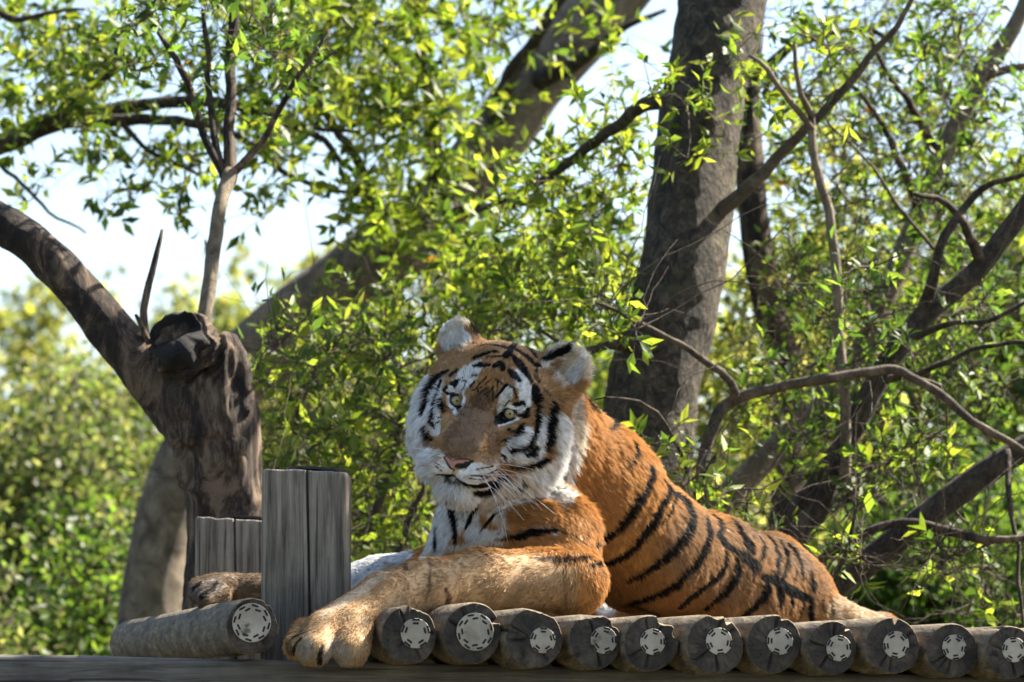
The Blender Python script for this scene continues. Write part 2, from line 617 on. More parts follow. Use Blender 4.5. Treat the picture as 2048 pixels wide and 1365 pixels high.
post('timber_post', 523, 697, 941, 7.225, 0.16, 'tall weathered squared post with a long split, between the tiger paws', 3, 617)
post('timber_post', 390, 545, 1038, 8.35, 0.16, 'shorter grey post standing behind the tall split post', 9, 470)
z_back = min(c[2] - r for c, r in DECK[-2:])
bb0 = np.array([-1.15, 8.62, LEFT_LOG[0][2] - LEFT_LOG[1] - 0.085])
bb1 = np.array([1.75, 8.62, z_back - 0.085])
rb = beam('rear_beam', bb0, bb1, 0.13, BH, M_BEAM, 8)
tag(rb, 'squared timber beam under the far ends of the deck logs', 'beam')
for _px in (1250, 2000):
    _z = (bb0 + (bb1 - bb0) * 0.62)[2] - BH / 2 + 0.004
    _py = HORIZON - (_z - CAM_Z) / 8.56 * FPX
    post('timber_post', _px - 70, _px + 70, _py, 8.55, 0.14, 'short post under the rear beam, beneath the tiger %s' % ('flank' if _px < 1500 else 'tail'), 12 + _px, _px, cap=False)
# ------------------------------------------------------------------ ground
def ground_mat(nt, out):
    n = N(nt)
    tc = n('TexCoord')
    a = n('TexNoise', i_Scale=1.3, i_Detail=6.0)
    b = n('TexNoise', i_Scale=25.0, i_Detail=6.0, i_Roughness=0.7)
    n.link(tc.outputs['Object'], a.inputs['Vector'])
    n.link(tc.outputs['Object'], b.inputs['Vector'])
    mx = n('MixRGB', blend_type='MULTIPLY')
    mx.inputs['Fac'].default_value = 0.8
    n.link(n.ramp(a.outputs['Fac'], [(0.35, (0.075, 0.056, 0.036)), (0.5, (0.060, 0.055, 0.026)), (0.65, (0.042, 0.058, 0.018))]), mx.inputs['Color1'])
    n.link(n.ramp(b.outputs['Fac'], [(0.3, (0.45, 0.45, 0.45)), (0.7, (1.2, 1.2, 1.2))]), mx.inputs['Color2'])
    bs = n('BsdfPrincipled', i_Roughness=0.95)
    n.link(mx.outputs['Color'], bs.inputs['Base Color'])
    bp = n('Bump', i_Strength=0.7, i_Distance=0.03)
    n.link(b.outputs['Fac'], bp.inputs['Height'])
    n.link(bp.outputs['Normal'], bs.inputs['Normal'])
    n.link(bs.outputs['BSDF'], out.inputs['Surface'])


gx = np.concatenate([np.linspace(-260, -12, 14), np.linspace(-10, 10, 41), np.linspace(12, 260, 14)])
gy = np.concatenate([np.linspace(-60, 4, 6), np.linspace(5, 30, 51), np.linspace(33, 420, 16)])
GX, GY = np.meshgrid(gx, gy, indexing='ij')
GV = np.stack([GX, GY, np.zeros_like(GX)], axis=-1)
GV[..., 2] = np.minimum(0, 0.12 * vnoise(GV, 0.5, 8, 3) - 0.06) * (GY > 9.5)
nx, ny = GX.shape
ii = np.arange(nx - 1)[:, None] * ny + np.arange(ny - 1)[None, :]
gf = np.stack([ii, ii + ny, ii + ny + 1, ii + 1], axis=-1).reshape(-1, 4)
tag(mesh_obj('ground', GV.reshape(-1, 3), gf, material('earth', ground_mat)), kind='structure')


# ------------------------------------------------------------------ bark and leaves
def bark_mat(name, dark, mid, light, lichen, lich_amt=0.5, scale=14.0, stretch=(1, 1, 0.3), bump=0.9, stops=(0.30, 0.5, 0.7)):
    def b(nt, out):
        n = N(nt)
        tc = n('TexCoord')
        mp = n('Mapping')
        mp.inputs['Scale'].default_value = stretch
        n.link(tc.outputs['Object'], mp.inputs['Vector'])
        g = n('TexNoise', i_Scale=scale, i_Detail=10.0, i_Roughness=0.80, i_Distortion=0.8)
        n.link(mp.outputs['Vector'], g.inputs['Vector'])
        v = n('TexVoronoi', i_Scale=scale * 2.2)
        n.link(mp.outputs['Vector'], v.inputs['Vector'])
        l = n('TexNoise', i_Scale=13.0, i_Detail=8.0, i_Roughness=0.8)
        n.link(tc.outputs['Object'], l.inputs['Vector'])
        col = n.ramp(g.outputs['Fac'], [(stops[0], dark), (stops[1], mid), (stops[2], light)])
        mx = n('MixRGB')
        n.link(n.ramp(l.outputs['Fac'], [(0.54, (0, 0, 0)), (0.62, (lich_amt,) * 3)]), mx.inputs['Fac'])
        n.link(col, mx.inputs['Color1'])
        mx.inputs['Color2'].default_value = (*lichen, 1)
        bs = n('BsdfPrincipled', i_Roughness=0.9)
        n.link(mx.outputs['Color'], bs.inputs['Base Color'])
        ad = n('Math', operation='MULTIPLY_ADD')
        ad.inputs[1].default_value = 0.4
        n.link(v.outputs['Distance'], ad.inputs[0])
        n.link(g.outputs['Fac'], ad.inputs[2])
        bp = n('Bump', i_Strength=bump, i_Distance=0.02)
        n.link(ad.outputs[0], bp.inputs['Height'])
        n.link(bp.outputs['Normal'], bs.inputs['Normal'])
        n.link(bs.outputs['BSDF'], out.inputs['Surface'])
    return material(name, b)


M_BARK_GREY = bark_mat('bark_grey', (0.010, 0.0075, 0.0045), (0.058, 0.044, 0.026), (0.20, 0.158, 0.10), (0.10, 0.095, 0.042), 0.7, 34.0, (1, 1, 0.7), 1.0, (0.40, 0.52, 0.66))
M_BARK_BROWN = bark_mat('bark_fissured', (0.005, 0.003, 0.002), (0.034, 0.020, 0.012), (0.20, 0.138, 0.088), (0.09, 0.07, 0.036), 0.45, 12.0, (1, 1, 0.35), 1.0, (0.42, 0.5, 0.6))
M_BARK_MID = bark_mat('bark_mid', (0.022, 0.016, 0.010), (0.085, 0.064, 0.040), (0.20, 0.155, 0.10), (0.09, 0.086, 0.04), 0.7, 16.0, (1, 1, 0.6), 1.0, (0.38, 0.5, 0.64))
M_BARK_SUNNY = bark_mat('bark_sunny', (0.05, 0.038, 0.024), (0.165, 0.128, 0.085), (0.31, 0.25, 0.175), (0.13, 0.125, 0.06), 0.5, 12.0, (1, 1, 0.7), 1.0, (0.36, 0.5, 0.64))  # lighter bark, a sunlit brown put into its base colour
M_BARK_PALE = bark_mat('bark_pale', (0.05, 0.036, 0.022), (0.17, 0.13, 0.085), (0.34, 0.275, 0.19), (0.17, 0.15, 0.085), 0.6, 22.0, (1, 1, 0.6), 0.9, (0.36, 0.5, 0.66))
M_BARK_DARK = bark_mat('bark_dark', (0.010, 0.007, 0.004), (0.042, 0.030, 0.018), (0.13, 0.096, 0.062), (0.085, 0.08, 0.036), 0.6, 26.0, (1, 1, 0.5), 1.0, (0.38, 0.5, 0.62))
M_TWIG = bark_mat('bark_twig', (0.03, 0.021, 0.014), (0.085, 0.062, 0.042), (0.18, 0.135, 0.095), (0.2, 0.18, 0.1), 0.4, 40.0)
M_CHAR = bark_mat('sawn_dark_wood', (0.003, 0.0026, 0.0022), (0.011, 0.009, 0.007), (0.032, 0.025, 0.019), (0.05, 0.038, 0.027), 0.35, 24.0, (1, 1, 1), 0.9)


def leaf_mat(nt, out):
    n = N(nt)
    at = n('Attribute', attribute_name='leaf_tint')
    bs = n('BsdfPrincipled', i_Roughness=0.5)
    bs.inputs['Specular IOR Level'].default_value = 0.35
    n.link(at.outputs['Color'], bs.inputs['Base Color'])
    tr = n('BsdfTranslucent')
    hs = n('HueSaturation', i_Hue=0.492, i_Saturation=1.08, i_Value=1.95)
    n.link(at.outputs['Color'], hs.inputs['Color'])
    n.link(hs.outputs['Color'], tr.inputs['Color'])
    m = n('MixShader', i_Fac=0.5)
    n.link(bs.outputs['BSDF'], m.inputs[1])
    n.link(tr.outputs['BSDF'], m.inputs[2])
    n.link(m.outputs['Shader'], out.inputs['Surface'])


M_LEAF = material('leaf', leaf_mat)
TINTS = {
    'fresh': [(0.125, 0.19, 0.025), (0.18, 0.245, 0.034), (0.25, 0.295, 0.045), (0.058, 0.105, 0.018)],
    'deep': [(0.060, 0.115, 0.020), (0.095, 0.165, 0.026), (0.15, 0.22, 0.034), (0.035, 0.07, 0.013)],
    'yellow': [(0.30, 0.32, 0.065), (0.23, 0.27, 0.055), (0.36, 0.36, 0.10), (0.14, 0.17, 0.04)],
    'mixed': [(0.095, 0.14, 0.034), (0.15, 0.185, 0.048), (0.23, 0.245, 0.075), (0.055, 0.085, 0.024), (0.13, 0.125, 0.06), (0.12, 0.165, 0.04)],
    'olive': [(0.11, 0.125, 0.034), (0.15, 0.16, 0.045), (0.07, 0.085, 0.024), (0.21, 0.21, 0.06)],
}


def unit(v):
    return v / (np.linalg.norm(v, axis=-1, keepdims=True) + 1e-12)


def leaf_arrays(pos, d, nrm, length, wid, rng):
    """Folded lance-shaped leaves: 5 vertices, 4 triangles each."""
    d = unit(d)
    s = unit(np.cross(d, nrm))
    n = np.cross(s, d)
    L = length[:, None]
    W = (length * wid)[:, None]
    droop = rng.uniform(0.0, 0.22, len(pos))[:, None]
    fold = rng.uniform(0.15, 0.5, len(pos))[:, None]
    v = np.zeros((len(pos), 5, 3), dtype=np.float32)
    v[:, 0] = pos
    v[:, 1] = pos + d * L * 0.48 - n * W * fold + n * L * 0.03
    v[:, 2] = pos + d * L * 0.45 + s * W + n * L * 0.03
    v[:, 3] = pos + d * L * 0.45 - s * W + n * L * 0.03
    v[:, 4] = pos + d * L * 0.98 - n * L * droop
    f = np.array([[0, 1, 2], [0, 3, 1], [1, 4, 2], [1, 3, 4]])
    F = (np.arange(len(pos))[:, None, None] * 5 + f[None]).reshape(-1, 3)
    return v.reshape(-1, 3), F


def leaf_object(name, pos, d, nrm, length, wid, palette, rng, parent):
    v, F = leaf_arrays(pos, d, nrm, length, wid, rng)
    ob = mesh_obj(name, v, F, M_LEAF, smooth=False)
    pal = np.array(TINTS[palette]) if isinstance(palette, str) else np.array(palette)
    c = pal[rng.integers(0, len(pal), len(pos))] * rng.uniform(0.4, 1.1, (len(pos), 1))
    odd = rng.random(len(pos)) < (0.002 if len(pos) and pos[0, 1] < 12.5 else 0.0)
    c[odd] = np.array((0.30, 0.16, 0.03))
    color_attr(ob, 'leaf_tint', np.repeat(c, 5, axis=0))
    return adopt(ob, parent)


def batch_tubes(C, R, ns):
    """Many thin tubes at once: C (N,n,3), R (N,n)."""
    Nn, n, _ = C.shape
    tan = unit(np.gradient(C, axis=1))
    ref = np.broadcast_to(np.array([0.37, 0.85, 0.37]), tan.shape)
    a = unit(ref - tan * (ref * tan).sum(-1, keepdims=True))
    b = np.cross(tan, a)
    th = np.linspace(0, 2 * np.pi, ns, endpoint=False)
    v = C[:, :, None, :] + (a[:, :, None, :] * np.cos(th)[None, None, :, None] + b[:, :, None, :] * np.sin(th)[None, None, :, None]) * R[:, :, None, None]
    i = np.arange(n - 1)[:, None] * ns
    j = np.arange(ns)[None, :]
    j2 = (j + 1) % ns
    f = np.stack([i + j, i + j2, i + ns + j2, i + ns + j], axis=-1).reshape(-1, 4)
    F = (np.arange(Nn)[:, None, None] * (n * ns) + f[None]).reshape(-1, 4)
    return v.reshape(-1, 3), F


def ground_row(Y):
    return HORIZON + CAM_Z * FPX / Y


DENS = 0.66


class Tree:
    def __init__(self, name, label, cat, base, group=None, seed=0):
        self.rng = np.random.default_rng(seed)
        self.root = empty(name, base)
        tag(self.root, label, cat, group)
        self.nodes = []
        self.seed = seed
        self.sprigs = 14
        self.k = 0

    def limb(self, name, pts, mat, ns=14, bump=0.06, bscale=18.0, step=0.03, px_r=True, aniso=None, jitter=0.0, ridge=False, flat=0.2):
        """A tapering limb through (px, py, Y, radius px) points."""
        q = np.array([[*P(p[0], p[1], p[2]), p[3] * mpp(p[2])] for p in pts])
        ln = np.linalg.norm(np.diff(q[:, :3], axis=0), axis=1).sum()
        n = max(5, int(ln / step))
        c = catmull(q, n)
        if jitter == 0.0 and name not in ('trunk', 'limb', 'knot', 'sawn_stub', 'splintered_stub'):
            jitter = 0.014
        if jitter > 0:
            c[:, :3] += np.stack([vnoise(c[:, :3], 11.0, self.seed + 70 + i, 3) for i in range(3)], axis=-1) * jitter
        self.k += 1
        v, f = tube(c[:, :3], np.maximum(c[:, 3], 0.0006), ns, bump, bscale, self.seed + self.k, aniso=aniso, ridge=ridge, flat=flat)
        ob = adopt(mesh_obj(name, v, f, mat), self.root)
        self.nodes.append(c[:, :3])
        return ob, c

    def foliage(self, areas, palette, leaf=0.045, wid=0.17, twiglets=4, per=8, spread=0.14, name='crown', thick=1.0, bare=0, clump=0.0, maxd=None, tw_name='twigs', up=0.5):
        """areas: (cx, cy, rx, ry, n, Y0, Y1) ellipses in the picture, each with a depth range."""
        rng = self.rng
        att = []
        for (cx, cy, rx, ry, n, Y0, Y1) in areas:
            m = 0
            n = max(2, int(n * DENS))
            guard = 0
            while m < n and guard < n * 30:
                guard += 1
                a, r = rng.uniform(0, 2 * np.pi), math.sqrt(rng.random())
                Y = rng.uniform(Y0, Y1)
                p = P(cx + rx * r * math.cos(a), cy + ry * r * math.sin(a), Y)
                if clump and vnoise(p[None], 4.2, self.seed + 5, 2)[0] < clump * (rng.random() - 0.35):
                    continue
                att.append(p)
                m += 1
        att = np.array(att)
        nodes = np.concatenate(self.nodes)
        d = np.array([np.min(np.linalg.norm(nodes - p, axis=1)) for p in att])
        att = att[np.argsort(d)]
        buf = np.zeros((len(nodes) + len(att) * 5, 3))
        buf[:len(nodes)] = nodes
        nb = len(nodes)
        C, R = [], []
        for p in att:
            dd = np.linalg.norm(buf[:nb] - p, axis=1)
            j = int(np.argmin(dd))
            a = buf[j]
            L = dd[j]
            t = np.linspace(0, 1, 8)[:, None]
            bow = rng.normal(0, 0.10, 3) * L + np.array([0, 0, 0.10 * L])
            w = rng.normal(0, 0.018, (8, 3)) * min(L, 0.5)
            w[0] = w[-1] = 0
            c = a * (1 - t) + p * t + bow * (4 * t * (1 - t)) + w
            C.append(c)
            r0 = (0.0016 + 0.0085 * min(L, 0.7)) * thick
            R.append(np.linspace(r0, 0.0011 * thick, 8))
            buf[nb:nb + 4] = c[[3, 5, 6, 7]]
            nb += 4
        tv, tf = batch_tubes(np.array(C), np.array(R), 5)
        parts = [(tv, tf)]
        # twiglets, each ending in a rosette
        m = len(att) * twiglets
        base = np.repeat(att, twiglets, axis=0)
        dirn = unit(rng.normal(0, 1, (m, 3)) + np.array([0, 0, up]))
        ln = rng.uniform(0.35, 1.25, m) * spread
        t = np.linspace(0, 1, 5)[None, :, None]
        bend = rng.normal(0, 0.22, (m, 1, 3))
        c2 = base[:, None, :] + dirn[:, None, :] * ln[:, None, None] * t + bend * ln[:, None, None] * t * t
        tv, tf = batch_tubes(c2, np.repeat(np.linspace(0.0014, 0.0007, 5)[None] * thick, m, axis=0), 3)
        tob = adopt(mesh_obj(tw_name, *join(parts), M_TWIG), self.root)
        t2 = adopt(mesh_obj('twiglets', tv, tf, M_TWIG), self.root)
        tag(tob, kind='stuff')
        tag(t2, kind='stuff')
        if bare:
            nbare = bare
            k = rng.integers(0, len(att), nbare)
            dirb = unit(rng.normal(0, 1, (nbare, 3)) + np.array([0, -0.1, 0.1]))
            lnb = rng.uniform(0.10, 0.42, nbare)
            tt = np.linspace(0, 1, 9)[None, :, None]
            bb = rng.normal(0, 0.35, (nbare, 1, 3))
            wob = np.cumsum(rng.normal(0, 0.03, (nbare, 9, 3)), axis=1)
            wob -= wob[:, :1]
            c3 = att[k][:, None, :] + (dirb[:, None, :] * tt + bb * tt * tt + wob) * lnb[:, None, None]
            bv, bf = batch_tubes(c3, np.repeat(np.linspace(0.0016, 0.0006, 9)[None], nbare, axis=0) * rng.uniform(0.7, 1.6, (nbare, 1)), 4)
            tag(adopt(mesh_obj('bare_twigs', bv, bf, M_TWIG), self.root), kind='stuff')
        # leaves
        k = rng.integers(max(3, per - 4), per + 1, m)
        idx = np.repeat(np.arange(m), k)
        ax = unit(c2[:, -1] - c2[:, -2])[idx]
        at_tip = rng.random(len(idx)) < 0.62
        tpar = np.where(at_tip, rng.uniform(0.93, 1.0, len(idx)), rng.uniform(0.25, 0.93, len(idx)))
        pos = c2[idx, 0] + (dirn[idx] * tpar[:, None] + bend[idx, 0] * (tpar ** 2)[:, None]) * ln[idx][:, None]
        rad = rng.normal(0, 1, (len(idx), 3))
        rad = unit(rad - ax * (rad * ax).sum(-1, keepdims=True))
        th = np.where(at_tip, rng.uniform(0.35, 1.35, len(idx)), rng.uniform(0.8, 1.5, len(idx)))[:, None]
        d = ax * np.cos(th) + rad * np.sin(th) + np.array([0, 0, -0.08])
        nrm = ax * np.sin(th) - rad * np.cos(th) + rng.normal(0, 0.25, (len(idx), 3))
        L = leaf * 1.14 * rng.uniform(0.4, 1.25, len(idx))
        W = wid * rng.uniform(0.8, 1.25, len(idx))
        # the sprigs that show largest are built leaf by leaf
        tip = c2[:, -1]
        tx, ty = to_px(tip)
        seen = (tx > 20) & (tx < 2028) & (ty > 20) & (ty < 1240)
        order = np.argsort(np.where(seen, tip[:, 1], 99.0))[:self.sprigs]
        pal = np.array(TINTS[palette])
        keep = np.ones(len(idx), dtype=bool)
        for s_ in order:
            w = np.nonzero(idx == s_)[0]
            if len(w) == 0 or not seen[s_]:
                continue
            keep[w] = False
            tw = mesh_obj('sprig', *batch_tubes(c2[s_:s_ + 1], np.linspace(0.0016, 0.0009, 5)[None] * thick, 5), M_TWIG)
            adopt(tw, self.root)
            for q in w:
                lv, lf = leaf_arrays(pos[q:q + 1], d[q:q + 1], nrm[q:q + 1], L[q:q + 1], W[q:q + 1], rng)
                lo = mesh_obj('leaf', lv, lf, M_LEAF, smooth=False, parent=tw)
                color_attr(lo, 'leaf_tint', np.repeat((pal[rng.integers(0, len(pal))] * rng.uniform(0.6, 1.15))[None], 5, axis=0))
        ob = leaf_object(name, pos[keep], d[keep], nrm[keep], L[keep], W[keep], palette, rng, self.root)
        tag(ob, kind='stuff')
        return len(idx)
# ------------------------------------------------------------------ trees around the platform
NL = 0
# tall tree just behind the tiger
t = Tree('tall_tree', 'thick grey trunk leaning slightly, rising right behind the tiger head', 'tree', (P(1290, 900, 9.6)[0], 9.6, 0), seed=1)
t.limb('trunk', [(1225, ground_row(9.6) + 60, 9.6, 118), (1250, 1700, 9.6, 112), (1275, 1100, 9.6, 104), (1290, 900, 9.6, 98), (1305, 780, 9.6, 93),
                 (1348, 620, 9.62, 90), (1375, 480, 9.65, 86), (1388, 330, 9.7, 84), (1412, 170, 9.75, 84), (1448, 0, 9.8, 88), (1490, -180, 9.9, 84), (1530, -420, 10.0, 76), (1560, -800, 10.1, 62)],
       M_BARK_GREY, 72, 0.075, 14.0, 0.014)
t.limb('branch', [(1400, 450, 9.66, 20), (1470, 398, 9.58, 15), (1600, 275, 9.5, 10), (1720, 140, 9.45, 8), (1800, 40, 9.4, 6), (1850, -60, 9.4, 4)], M_BARK_MID, 14, 0.05, 30)
t.limb('branch', [(1350, 190, 9.75, 22), (1290, 210, 9.85, 15), (1220, 265, 10.0, 12), (1130, 330, 10.2, 10), (1050, 380, 10.4, 7), (960, 420, 10.5, 4)], M_BARK_DARK, 12, 0.05, 30)
t.limb('branch', [(1310, 700, 9.55, 20), (1230, 690, 9.5, 10), (1160, 700, 9.45, 6), (1080, 660, 9.4, 3)], M_BARK_GREY, 10, 0.05, 30)
t.limb('branch', [(1480, -150, 9.9, 40), (1640, -330, 9.8, 26), (1850, -450, 9.7, 16), (2100, -560, 9.6, 8)], M_BARK_GREY, 12, 0.05, 20)
t.limb('branch', [(1510, -250, 9.9, 36), (1380, -420, 10.2, 24), (1150, -560, 10.4, 12)], M_BARK_GREY, 12, 0.05, 20)
for (a, b) in (((1415, 565, 9.6, 22), (1440, 558, 9.53, 9)), ((1360, 690, 9.6, 46), (1395, 668, 9.52, 14)), ((1385, 500, 9.62, 34), (1425, 478, 9.54, 12)), ((1345, 760, 9.6, 40), (1385, 745, 9.52, 10)), ((1330, 640, 9.56, 16), (1330, 632, 9.52, 6))):
    b = tuple(np.array(a) * 0.45 + np.array(b) * 0.55)
    t.limb('knot', [a, tuple(np.array(a) * 0.4 + np.array(b) * 0.6), (*b[:3], b[3] * 0.55)], M_BARK_GREY, 18, 0.2, 26, 0.006)
NL += t.foliage([(1430, 200, 130, 150, 16, 9.2, 9.6), (1330, 200, 60, 60, 6, 9.3, 9.6), (1180, 330, 120, 130, 30, 9.7, 10.5), (1090, 470, 110, 150, 42, 9.8, 10.5),
                 (1230, 480, 60, 200, 20, 9.8, 10.4), (1600, 90, 150, 90, 9, 9.2, 9.6), (1150, 620, 110, 60, 24, 9.3, 9.9)],
                'fresh', 0.046, 0.16, 4, 8, 0.12)

# unseen bough, added above the frame to shade the tiger's head and fore legs
t.sprigs = 0


def px_of(x, Y, z):
    u, v = to_px(np.array([x, Y, z]))
    return float(u), float(v), Y


t.limb('branch', [(1545, -560, 10.05, 40), (*px_of(1.15, 9.5, 4.55), 24), (*px_of(1.35, 8.9, 4.35), 15), (*px_of(1.35, 8.5, 4.1), 9), (*px_of(1.1, 8.3, 3.95), 5)], M_BARK_GREY, 12, 0.05, 20)  # added limb that carries the shading leaves
_sd = np.array(SUN_DIR)
_tg = [((-0.10, 7.34, 2.13), 20), ((-0.05, 7.34, 2.04), 18), ((-0.08, 7.36, 1.93), 16), ((-0.15, 7.25, 1.78), 24), ((-0.33, 7.12, 1.70), 14), ((-0.58, 7.3, 1.85), 14)]
_ar = []
for _p, _n in _tg:
    _c = np.array(_p) + _sd * 3.1
    _u, _v, _ = px_of(*_c)
    _ar.append((_u, _v, 70, 80, _n, _c[1] - 0.10, _c[1] + 0.10))
NL += t.foliage(_ar, 'fresh', 0.055, 0.2, 4, 8, 0.08, name='shade_bough_leaves', tw_name='shade_bough_twigs')

# thick leaning tree further back
t = Tree('leaning_tree', 'thick mossy trunk leaning far over to the right behind the sawn stump', 'tree', (P(300, 1250, 13)[0], 13, 0), seed=2)
t.limb('trunk', [(250, ground_row(13) + 40, 13, 85), (275, 1500, 13, 75), (300, 1250, 13, 66), (322, 1080, 13, 60), (370, 930, 13.0, 62), (455, 780, 13.0, 70), (555, 682, 13, 76),
                 (680, 585, 13, 78), (800, 488, 13, 72), (905, 385, 13, 66), (1000, 270, 13, 64), (1085, 150, 13, 62), (1190, 30, 13, 66), (1320, -110, 13, 60), (1500, -300, 13, 44)],
       M_BARK_SUNNY, 40, 0.09, 7.0, 0.03)
t.limb('branch', [(985, 270, 12.95, 20), (1015, 170, 12.8, 17), (1060, 90, 12.7, 14), (1120, 0, 12.6, 12), (1160, -80, 12.6, 9)], M_BARK_DARK, 10, 0.05, 20)
t.limb('branch', [(1080, 160, 12.9, 22), (1180, 110, 12.7, 12), (1240, 60, 12.6, 8), (1330, 20, 12.6, 4)], M_BARK_DARK, 10, 0.05, 20)
t.limb('branch', [(880, 400, 12.9, 26), (860, 240, 12.4, 14), (840, 90, 12.1, 11), (815, -60, 12, 7)], M_BARK_DARK, 10, 0.05, 20)
t.limb('branch', [(780, 500, 12.8, 22), (720, 330, 12.3, 11), (640, 210, 12, 8), (600, 60, 12, 5)], M_BARK_DARK, 10, 0.05, 20)
t.limb('branch', [(850, 430, 12.7, 24), (960, 420, 12.2, 12), (1080, 400, 12, 7)], M_BARK_DARK, 10, 0.05, 20)
NL += t.foliage([(780, 120, 250, 160, 150, 11.3, 12.7), (620, 80, 200, 120, 70, 11.3, 12.6), (820, 290, 130, 90, 40, 11.3, 12.5), (1020, 470, 200, 140, 80, 11.2, 12.6),
                 (760, 420, 130, 90, 16, 11.2, 12.4), (700, 440, 90, 50, 10, 11.2, 12.2), (920, 590, 200, 90, 80, 10.8, 12.4), (1180, 90, 60, 60, 8, 12, 12.6),
                 (960, 60, 70, 60, 22, 11.5, 12.6), (1100, 560, 130, 90, 50, 10.8, 12.2)],
                'fresh', 0.056, 0.17, 4, 9, 0.16, clump=0.35)

# sawn-off tree on the left
t = Tree('pollarded_tree', 'gnarled dark brown tree with a sawn-off stub and one limb reaching left', 'tree', (P(440, 1200, 9.0)[0], 9.0, 0), seed=3)
t.limb('trunk', [(440, ground_row(9.0) + 60, 9.0, 95), (440, 1700, 9.0, 84), (445, 1250, 9.0, 74), (447, 1100, 9.0, 72), (444, 980, 9.0, 76), (430, 880, 9.0, 88), (408, 800, 9.0, 92), (392, 740, 9.0, 74), (380, 700, 8.98, 66), (372, 672, 8.96, 62)],
       M_BARK_BROWN, 90, 0.15, 17.0, 0.008, aniso=(1, 1, 0.30), ridge=True)
t.limb('limb', [(405, 850, 9.0, 74), (350, 790, 9.0, 66), (290, 735, 9.0, 52), (225, 665, 9.0, 45), (160, 585, 9.0, 42), (90, 512, 9.0, 40), (20, 458, 9.0, 39), (-80, 400, 9.0, 38), (-220, 300, 9.0, 40), (-380, 120, 9.1, 34)],
       M_BARK_BROWN, 60, 0.12, 15.0, 0.010, aniso=(0.5, 1, 0.5), ridge=True)
# charred sawn stub facing the viewer, and a splintered second stub
t.limb('stub', [(400, 790, 9.02, 58), (382, 730, 8.97, 62), (370, 698, 8.92, 63), (365, 686, 8.885, 60)], M_BARK_BROWN, 72, 0.30, 16, 0.006, ridge=True, flat=-0.25)
t.limb('sawn_face', [(366, 690, 8.92, 52), (362, 686, 8.880, 54), (362, 684, 8.872, 49), (360, 680, 8.872, 22)], M_CHAR, 60, 0.28, 15, 0.005, ridge=True, flat=-0.05)
t.limb('splintered_stub', [(452, 830, 8.95, 44), (456, 760, 8.94, 40), (452, 705, 8.94, 34), (449, 676, 8.94, 22), (448, 664, 8.94, 6)], M_BARK_BROWN, 40, 0.42, 26, 0.006, aniso=(1, 1, 0.25), ridge=True)
t.limb('splintered_stub', [(470, 790, 8.99, 24), (472, 720, 8.98, 15), (468, 668, 8.98, 3)], M_BARK_BROWN, 16, 0.4, 40, 0.008, ridge=True)
t.limb('knot', [(455, 900, 8.95, 40), (478, 890, 8.92, 30), (490, 885, 8.91, 10)], M_BARK_BROWN, 24, 0.3, 20, 0.008, ridge=True)
t.limb('knot', [(400, 850, 8.92, 46), (395, 842, 8.90, 34), (392, 838, 8.89, 12)], M_BARK_BROWN, 24, 0.3, 22, 0.008, ridge=True)
t.limb('shoot', [(398, 690, 9.02, 16), (412, 620, 9.05, 15), (428, 500, 9.1, 15), (445, 400, 9.15, 14), (462, 345, 9.2, 17)], M_BARK_PALE, 14, 0.05, 30)
t.limb('shoot', [(460, 350, 9.2, 14), (462, 240, 9.25, 11), (462, 130, 9.3, 11), (472, 0, 9.35, 11), (478, -120, 9.4, 9)], M_BARK_BROWN, 12, 0.05, 30)
t.limb('shoot', [(458, 355, 9.2, 10), (425, 310, 9.2, 8), (400, 240, 9.2, 8), (370, 150, 9.2, 7), (335, 90, 9.2, 6), (310, 60, 9.2, 4)], M_BARK_BROWN, 10, 0.05, 30)
t.limb('shoot', [(456, 368, 9.2, 9), (436, 310, 9.21, 8), (425, 230, 9.25, 7), (412, 130, 9.3, 6), (405, 20, 9.3, 5)], M_BARK_BROWN, 10, 0.05, 30)
t.limb('shoot', [(470, 345, 9.2, 9), (520, 295, 9.2, 7), (560, 215, 9.15, 6), (610, 140, 9.1, 5), (660, 60, 9.1, 4)], M_BARK_BROWN, 10, 0.05, 30)
t.limb('shoot', [(295, 680, 8.96, 9), (290, 620, 8.95, 8), (302, 550, 8.95, 7), (318, 490, 8.95, 5), (326, 460, 8.95, 3)], M_BARK_BROWN, 10, 0.1, 40)
t.limb('shoot', [(300, 690, 8.92, 7), (283, 650, 8.92, 6), (272, 630, 8.92, 3)], M_BARK_BROWN, 8, 0.1, 40)
NL += t.foliage([(470, 130, 150, 130, 26, 8.9, 9.6), (330, 100, 100, 90, 14, 9.0, 9.5), (600, 120, 90, 90, 12, 8.9, 9.4), (420, 20, 220, 50, 22, 9.0, 9.6)],
                'deep', 0.044, 0.17, 3, 7, 0.11)

# tree standing out of frame on the left; its branches cross the upper left
t = Tree('spreading_tree', 'tree whose dark forked branches spread across the bright sky above the sawn stump', 'tree', (P(-420, 600, 11.5)[0], 11.5, 0), seed=4)
t.limb('trunk', [(-430, ground_row(11.5) + 30, 11.5, 80), (-420, 1200, 11.5, 66), (-400, 700, 11.5, 56), (-420, 400, 11.5, 48), (-450, 100, 11.5, 40), (-460, -300, 11.5, 30)], M_BARK_DARK, 20, 0.08, 9, 0.06)
t.limb('branch', [(-405, 560, 11.5, 36), (-260, 400, 11.5, 28), (-120, 320, 11.5, 24), (0, 292, 11.5, 22), (70, 262, 11.5, 22), (130, 240, 11.5, 20), (220, 222, 11.5, 15), (300, 206, 11.5, 13), (400, 202, 11.5, 12), (480, 212, 11.5, 11), (560, 245, 11.5, 9), (640, 275, 11.5, 7), (690, 330, 11.5, 6), (745, 372, 11.5, 4)], M_BARK_DARK, 14, 0.06, 22)
